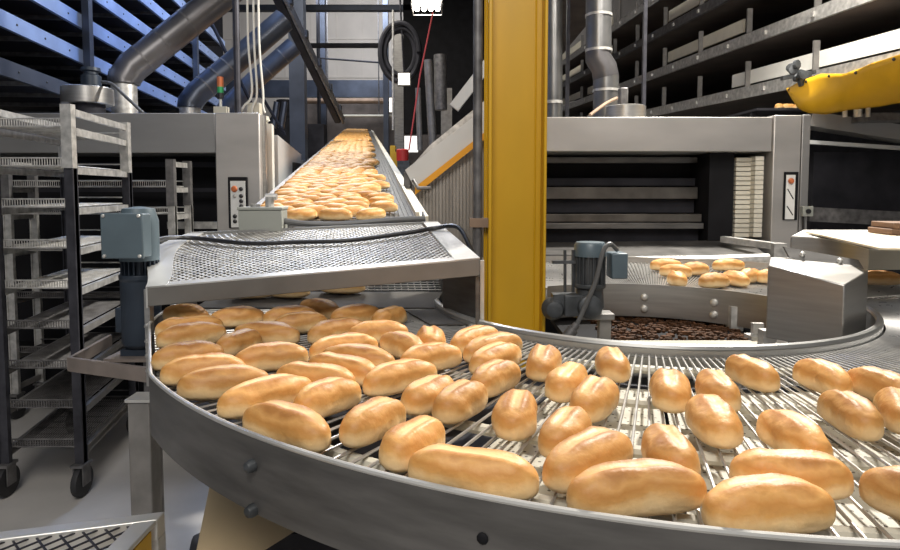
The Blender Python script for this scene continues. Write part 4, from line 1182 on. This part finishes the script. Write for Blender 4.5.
# clutter right of the incline end
one(MB().bb(X(402, 20), X(418, 20), 20, 20.1, Z(152, 20), Z(136, 20)), 'bright_doorway', 'daylit', 'bright lit opening far behind the incline right side', 'opening')
one(MB().lathe(P(402.5, 161, 9), [(.085, 0), (.09, .16), (.07, .17)], 16), 'red_tub', 'red', 'red plastic tub by the right rail of the incline', 'tub')
one(MB().bb(X(393, 9.2), X(399, 9.2), 9.2, 9.28, 0, Z(152, 9.2)), 'yellow_post', 'yellow', 'short yellow post left of the red tub', 'post')
one(MB().bb(X(398, 9), X(410, 9), 8.9, 9.15, 0, Z(161, 9)), 'machine_stand', 'motor_mid', 'dark stand under the red tub', 'stand')
one(MB().bb(X(391, 10), X(396, 10), 9.9, 10.1, 0, Z(146, 10)), 'yellow_box', 'yellow', 'yellow box farther back left of the red tub', 'box')
for (px, py, w, h, Y, lb) in ((316, 120, 18, 30, 16, 'dark machine cluster left of the incline end'), (450, 150, 0, 0, 0, None)):
    if lb:
        c = P(px, py, Y) - Vector((.8, 0, 0))
        mb = MB().lathe((c.x, Y, 0), [(.4, 0), (.4, c.z), (.2, c.z + .2), (.2, c.z + .5)], 16); mb.bb(c.x + .4, c.x + 1.0, Y, Y + .4, 0, c.z - .1)
        one(mb, 'dark_machine', 'dark', lb, 'machine')
one(MB().bb(X(265, 19), X(480, 19), 21.2, 21.4, 0, Z(101, 21)), 'partition', 'darkbrown', 'brown-grey partition behind the end of the incline', 'partition')
for i, px in enumerate((277, 285)):
    one(MB().tube([P(px, 102, 11), P(px - 4, 128, 11)], .055, 10), 'blue_hose', 'duct_dark', ('left' if i == 0 else 'right') + ' of the two short blue pipes above the corridor cabinet', 'pipe', 'short blue pipes')
# ------------------------------------------------------------------ right overhead tiers
DR = Vector((-.048, 1, .045))
rn = ['lowest', 'second', 'third', 'topmost']
for k, rt in enumerate((.256, .425, .60, .76)):
    xr = 3.0; dz = xr * (rt + .055)
    O = Vector((xr + .048 * 0, 0, 0)); 
    Yr = 6.0
    O = Vector((xr - .048 * (Yr - 4), Yr, CAMZ + xr * rt + .045 * Yr - .045 * 2))
    tr = thing('overhead_conveyor', '%s of the grey overhead conveyor decks at upper right' % rn[k], 'conveyor', O, 'overhead conveyor decks at right')
    y0, y1 = -3.2, 11
    a, b = O + DR * y0, O + DR * y1
    MB().bar(a, b, .03, .11).build('lower_rail', 'galv' if k < 2 else 'galv_dark', tr)
    w = Vector((2.6, .12, 0))
    MB().hexa([a - Vector((0, 0, .055)), b - Vector((0, 0, .055)), b + w - Vector((0, 0, .055)), a + w - Vector((0, 0, .055)), a - Vector((0, 0, .035)), b - Vector((0, 0, .035)), b + w - Vector((0, 0, .035)), a + w - Vector((0, 0, .035))]).build('deck', 'darkbrown', tr)
    for (s0, s1) in ((.3, 2.2), (4.6, 6.1), (6.5, 8.3), (8.6, 10)) if k else ((-3.2, .5), (4.6, 6.1), (6.5, 8.3), (8.6, 10)):
        MB().bar(O + DR * s0 + Vector((.05, 0, .17 if k else .15)), O + DR * s1 + Vector((.05, 0, .17 if k else .15)), .02, .13).build('guide_strip', 'offwhite' if k else 'white', tr)
    for j in range(10):
        p = O + DR * (-3 + j * 1.05) + Vector((.02, 0, .0)); MB().bar(p, p + Vector((0, 0, .30)), .05, .02, (0, 1, 0)).build('post', 'galv_mid', tr)
    for j in range(14):
        p = O + DR * (-3 + j * .7); MB().box(p + Vector((-.02, 0, .0)), (.02, .04, .04)).build('bolt', 'galv', tr)
tar_o = Vector((3.0 - .048 * 2, 6, 0))
# chain tensioner lump on the lowest rail
lp = P(797, 72, 4.95); 
mb = MB()
for k_ in range(10):
    mb.lathe(lp + Vector((rnd.uniform(-.07, .07), rnd.uniform(-.1, .1), rnd.uniform(-.05, .05))), [(.015, -.015), (.035, -.012), (.035, .012), (.015, .015)], 10, (rnd.uniform(-1, 1), -1, rnd.uniform(-.3, .3)))
mb.bar(lp + Vector((-.12, 0, -.05)), lp + Vector((.14, 0, .0)), .04, .03); mb.bar(lp + Vector((.02, 0, -.09)), lp + Vector((.14, 0, -.05)), .04, .05)
one(mb, 'chain_tensioner', 'motor_mid', 'greasy chain tensioner lump on the lowest right rail', 'tensioner')
# yellow tarp
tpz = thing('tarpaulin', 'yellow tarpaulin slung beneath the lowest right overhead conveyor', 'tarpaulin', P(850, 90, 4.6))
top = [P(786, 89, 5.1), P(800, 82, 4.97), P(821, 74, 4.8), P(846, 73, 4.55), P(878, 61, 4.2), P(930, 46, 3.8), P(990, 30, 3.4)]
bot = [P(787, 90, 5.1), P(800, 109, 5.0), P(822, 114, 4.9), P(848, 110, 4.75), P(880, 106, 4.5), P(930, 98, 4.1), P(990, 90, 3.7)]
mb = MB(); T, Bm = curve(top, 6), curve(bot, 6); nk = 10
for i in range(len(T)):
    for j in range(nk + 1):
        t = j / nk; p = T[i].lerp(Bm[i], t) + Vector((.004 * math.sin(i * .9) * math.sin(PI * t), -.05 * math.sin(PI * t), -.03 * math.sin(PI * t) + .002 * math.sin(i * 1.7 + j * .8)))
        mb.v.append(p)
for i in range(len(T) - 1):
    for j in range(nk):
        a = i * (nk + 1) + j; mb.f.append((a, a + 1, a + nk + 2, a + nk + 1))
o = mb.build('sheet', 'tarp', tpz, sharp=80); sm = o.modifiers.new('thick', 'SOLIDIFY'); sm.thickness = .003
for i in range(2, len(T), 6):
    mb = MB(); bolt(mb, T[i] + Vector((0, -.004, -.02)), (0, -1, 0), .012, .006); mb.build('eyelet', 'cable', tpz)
# small tray with three rolls above the right oven
rz_ = P(785, 111, 5.4).z
one(MB().bb(2.55, 3.3, 5.2, 5.9, rz_ - .02, rz_).bb(2.56, 2.6, 5.3, 5.34, 0, rz_ - .02).bb(3.25, 3.29, 5.8, 5.84, 0, rz_ - .02), 'catch_shelf', 'dark', 'dark shelf behind the top of the right oven pillar', 'shelf')
for (px, d, lb) in ((776, 50, 'left tilted roll of three on the shelf over the right oven'), (784.5, 0, 'middle roll of three on the shelf over the right oven'), (794.5, 40, 'right roll of three on the shelf over the right oven')):
    roll(SMALL[0], X(px, 5.4), 5.4, rz_ + .002, d, .13, lb, 'rolls on the shelf above the right oven')
# mezzanine slab and right oven duct work
one(MB().bb(.75, 2.12, 4.7, 14, 4.0, 4.15), 'mezzanine_deck', 'darkbrown', 'dark flat underside of an upper deck right of the yellow column', 'deck')
rz = Z(117)
rd = thing('exhaust_duct', 'grey jointed exhaust duct on top of the right oven', 'duct', (X(606, 5.0), 5.0, rz))
c0 = P(606, 112, 5.0)
MB().tube([Vector((c0.x, 5, rz)), P(606, 76, 5.0)], .10, 22).build('lower_pipe', 'duct_right', rd)
MB().tube([P(606, 78, 5.0), P(604, 68, 5.0), P(598, 58, 5.0), P(598.5, 50, 5.0)], .102, 22).build('elbow', 'duct', rd)
MB().tube([P(598.5, 52, 5.0), P(599, -120, 5.0)], .10, 22).build('upper_pipe', 'duct_right', rd)
for py in (92, 52, 17):
    q = P(606 if py > 60 else 598.7, py, 5); MB().tube([q, q + Vector((0, 0, .02))], .106, 22).build('seam_band', 'galv', rd)
rv = thing('roof_fan', 'low round vent with small motor on the right oven roof', 'fan', (X(624, 4.8), 4.8, rz))
MB().lathe((X(624, 4.75), 4.75, 0), [(.14, rz), (.148, rz + .005), (.148, Z(107, 4.75)), (.13, Z(106, 4.75))], 28).build('housing', 'steel', rv)
MB().bb(X(617, 4.72), X(625, 4.72), 4.68, 4.76, Z(107, 4.72), Z(88, 4.72)).build('motor', 'galv_dark', rv, .01)
MB().tube(curve([P(617, 98, 4.66), P(605, 104, 4.6), P(590, 115, 4.5)], 5), .012, 8).build('cable', 'rust', rv)
rp = thing('exhaust_duct', 'upright steel duct half hidden behind the yellow column', 'duct', (X(553, 5.4), 5.4, rz))
MB().tube([Vector((X(553, 5.4), 5.4, rz)), P(553, -120, 5.4)], .075, 18).build('pipe', 'duct_right', rp)
MB().tube([P(553, 104, 5.4), P(553, 101, 5.4)], .082, 18).build('seam_band', 'galv', rp)
for px, lb in ((566, 'thin dark hanger post right of the half hidden duct'), (641.5, 'thin dark hanger post between right duct and deck rails')):
    one(MB().bb(X(px - 1.6, 5.6), X(px + 1.6, 5.6), 5.58, 5.62, rz, 6), 'hanger_post', 'rackdark', lb, 'post', 'hanger posts over the right oven')
# machinery right of right oven
mc = thing('dark_machine', 'dark machine block with pale edge strips right of the right oven', 'machine', (3.6, 5.4, 0))
MB().bb(X(812, 5.4), 5.5, 5.4, 6.4, 0, Z(152, 5.4)).build('body', 'dark', mc)
MB().bar(P(806, 120, 5.3), P(1000, 150, 5.0), .25, .12).build('top_beam', 'hood_dark', mc)
MB().bar(P(806, 142, 5.2), P(960, 152, 5.2), .06, .03).build('pale_strip', 'chute', mc)
MB().bar(P(808, 214, 5.2), P(960, 222, 5.2), .06, .12).build('lower_rail', 'galv_dark', mc)
MB().bar(P(860, 118, 5.0), P(1000, 118, 5.0), .2, .06).build('shelf', 'galv_dark', mc)
for i, (px, w) in enumerate(((858, 5), (868, 3), (845, 3))):
    MB().tube([P(px, 117, 4.9), P(px, 102, 4.9)], w * .006, 10).build('canister', 'galv', mc)

# ------------------------------------------------------------------ light
def area(name, loc, target, size, power, col, sizey=None):
    l = bpy.data.lights.new(name, 'AREA'); l.energy = power; l.color = col; l.size = size
    if sizey: l.shape = 'RECTANGLE'; l.size_y = sizey
    o = bpy.data.objects.new(name, l); COL.objects.link(o)
    o.location = loc
    o.rotation_euler = (Vector(target) - Vector(loc)).to_track_quat('-Z', 'Y').to_euler()
    return o
area('high_bay_key_light', (2.35, 4.5, 4.5), (.3, 1.3, 1.0), .25, 350, (1, .95, .86))
area('front_fill_light', (-.3, -1.6, 4.6), (.2, 1.6, 1.0), 2.0, 125, (1, .95, .88))  # unseen fill, added on the camera side to brighten the rolls' near sides
area('hall_light', (-2.2, 10, 6.5), (-2.2, 10, 0), 1.2, 340, (1, .94, .84), 6)
area('wall_wash_light', (-3, 19, 8.4), (-3, 24.5, 6), 3, 480, (.85, .9, 1))
area('blue_bay_light', (-1.5, 6.5, 5.2), (-3.3, 6.3, 3.3), 1.0, 150, (.42, .6, 1))
area('right_bay_light', (2.0, 1.6, 4.4), (3.2, 5.5, 2.6), .8, 45, (1, .93, .84))
w = bpy.data.worlds.new('world'); scene.world = w; w.use_nodes = True
bg = w.node_tree.nodes['Background']; bg.inputs[0].default_value = (.92, .95, 1, 1); bg.inputs[1].default_value = .17

vs = scene.view_settings
vs.view_transform = 'Standard'; vs.look = 'None'; vs.gamma = 1; vs.use_curve_mapping = False
vs.exposure = .42
for o in bpy.data.objects:
    if '_o' in o: del o['_o']
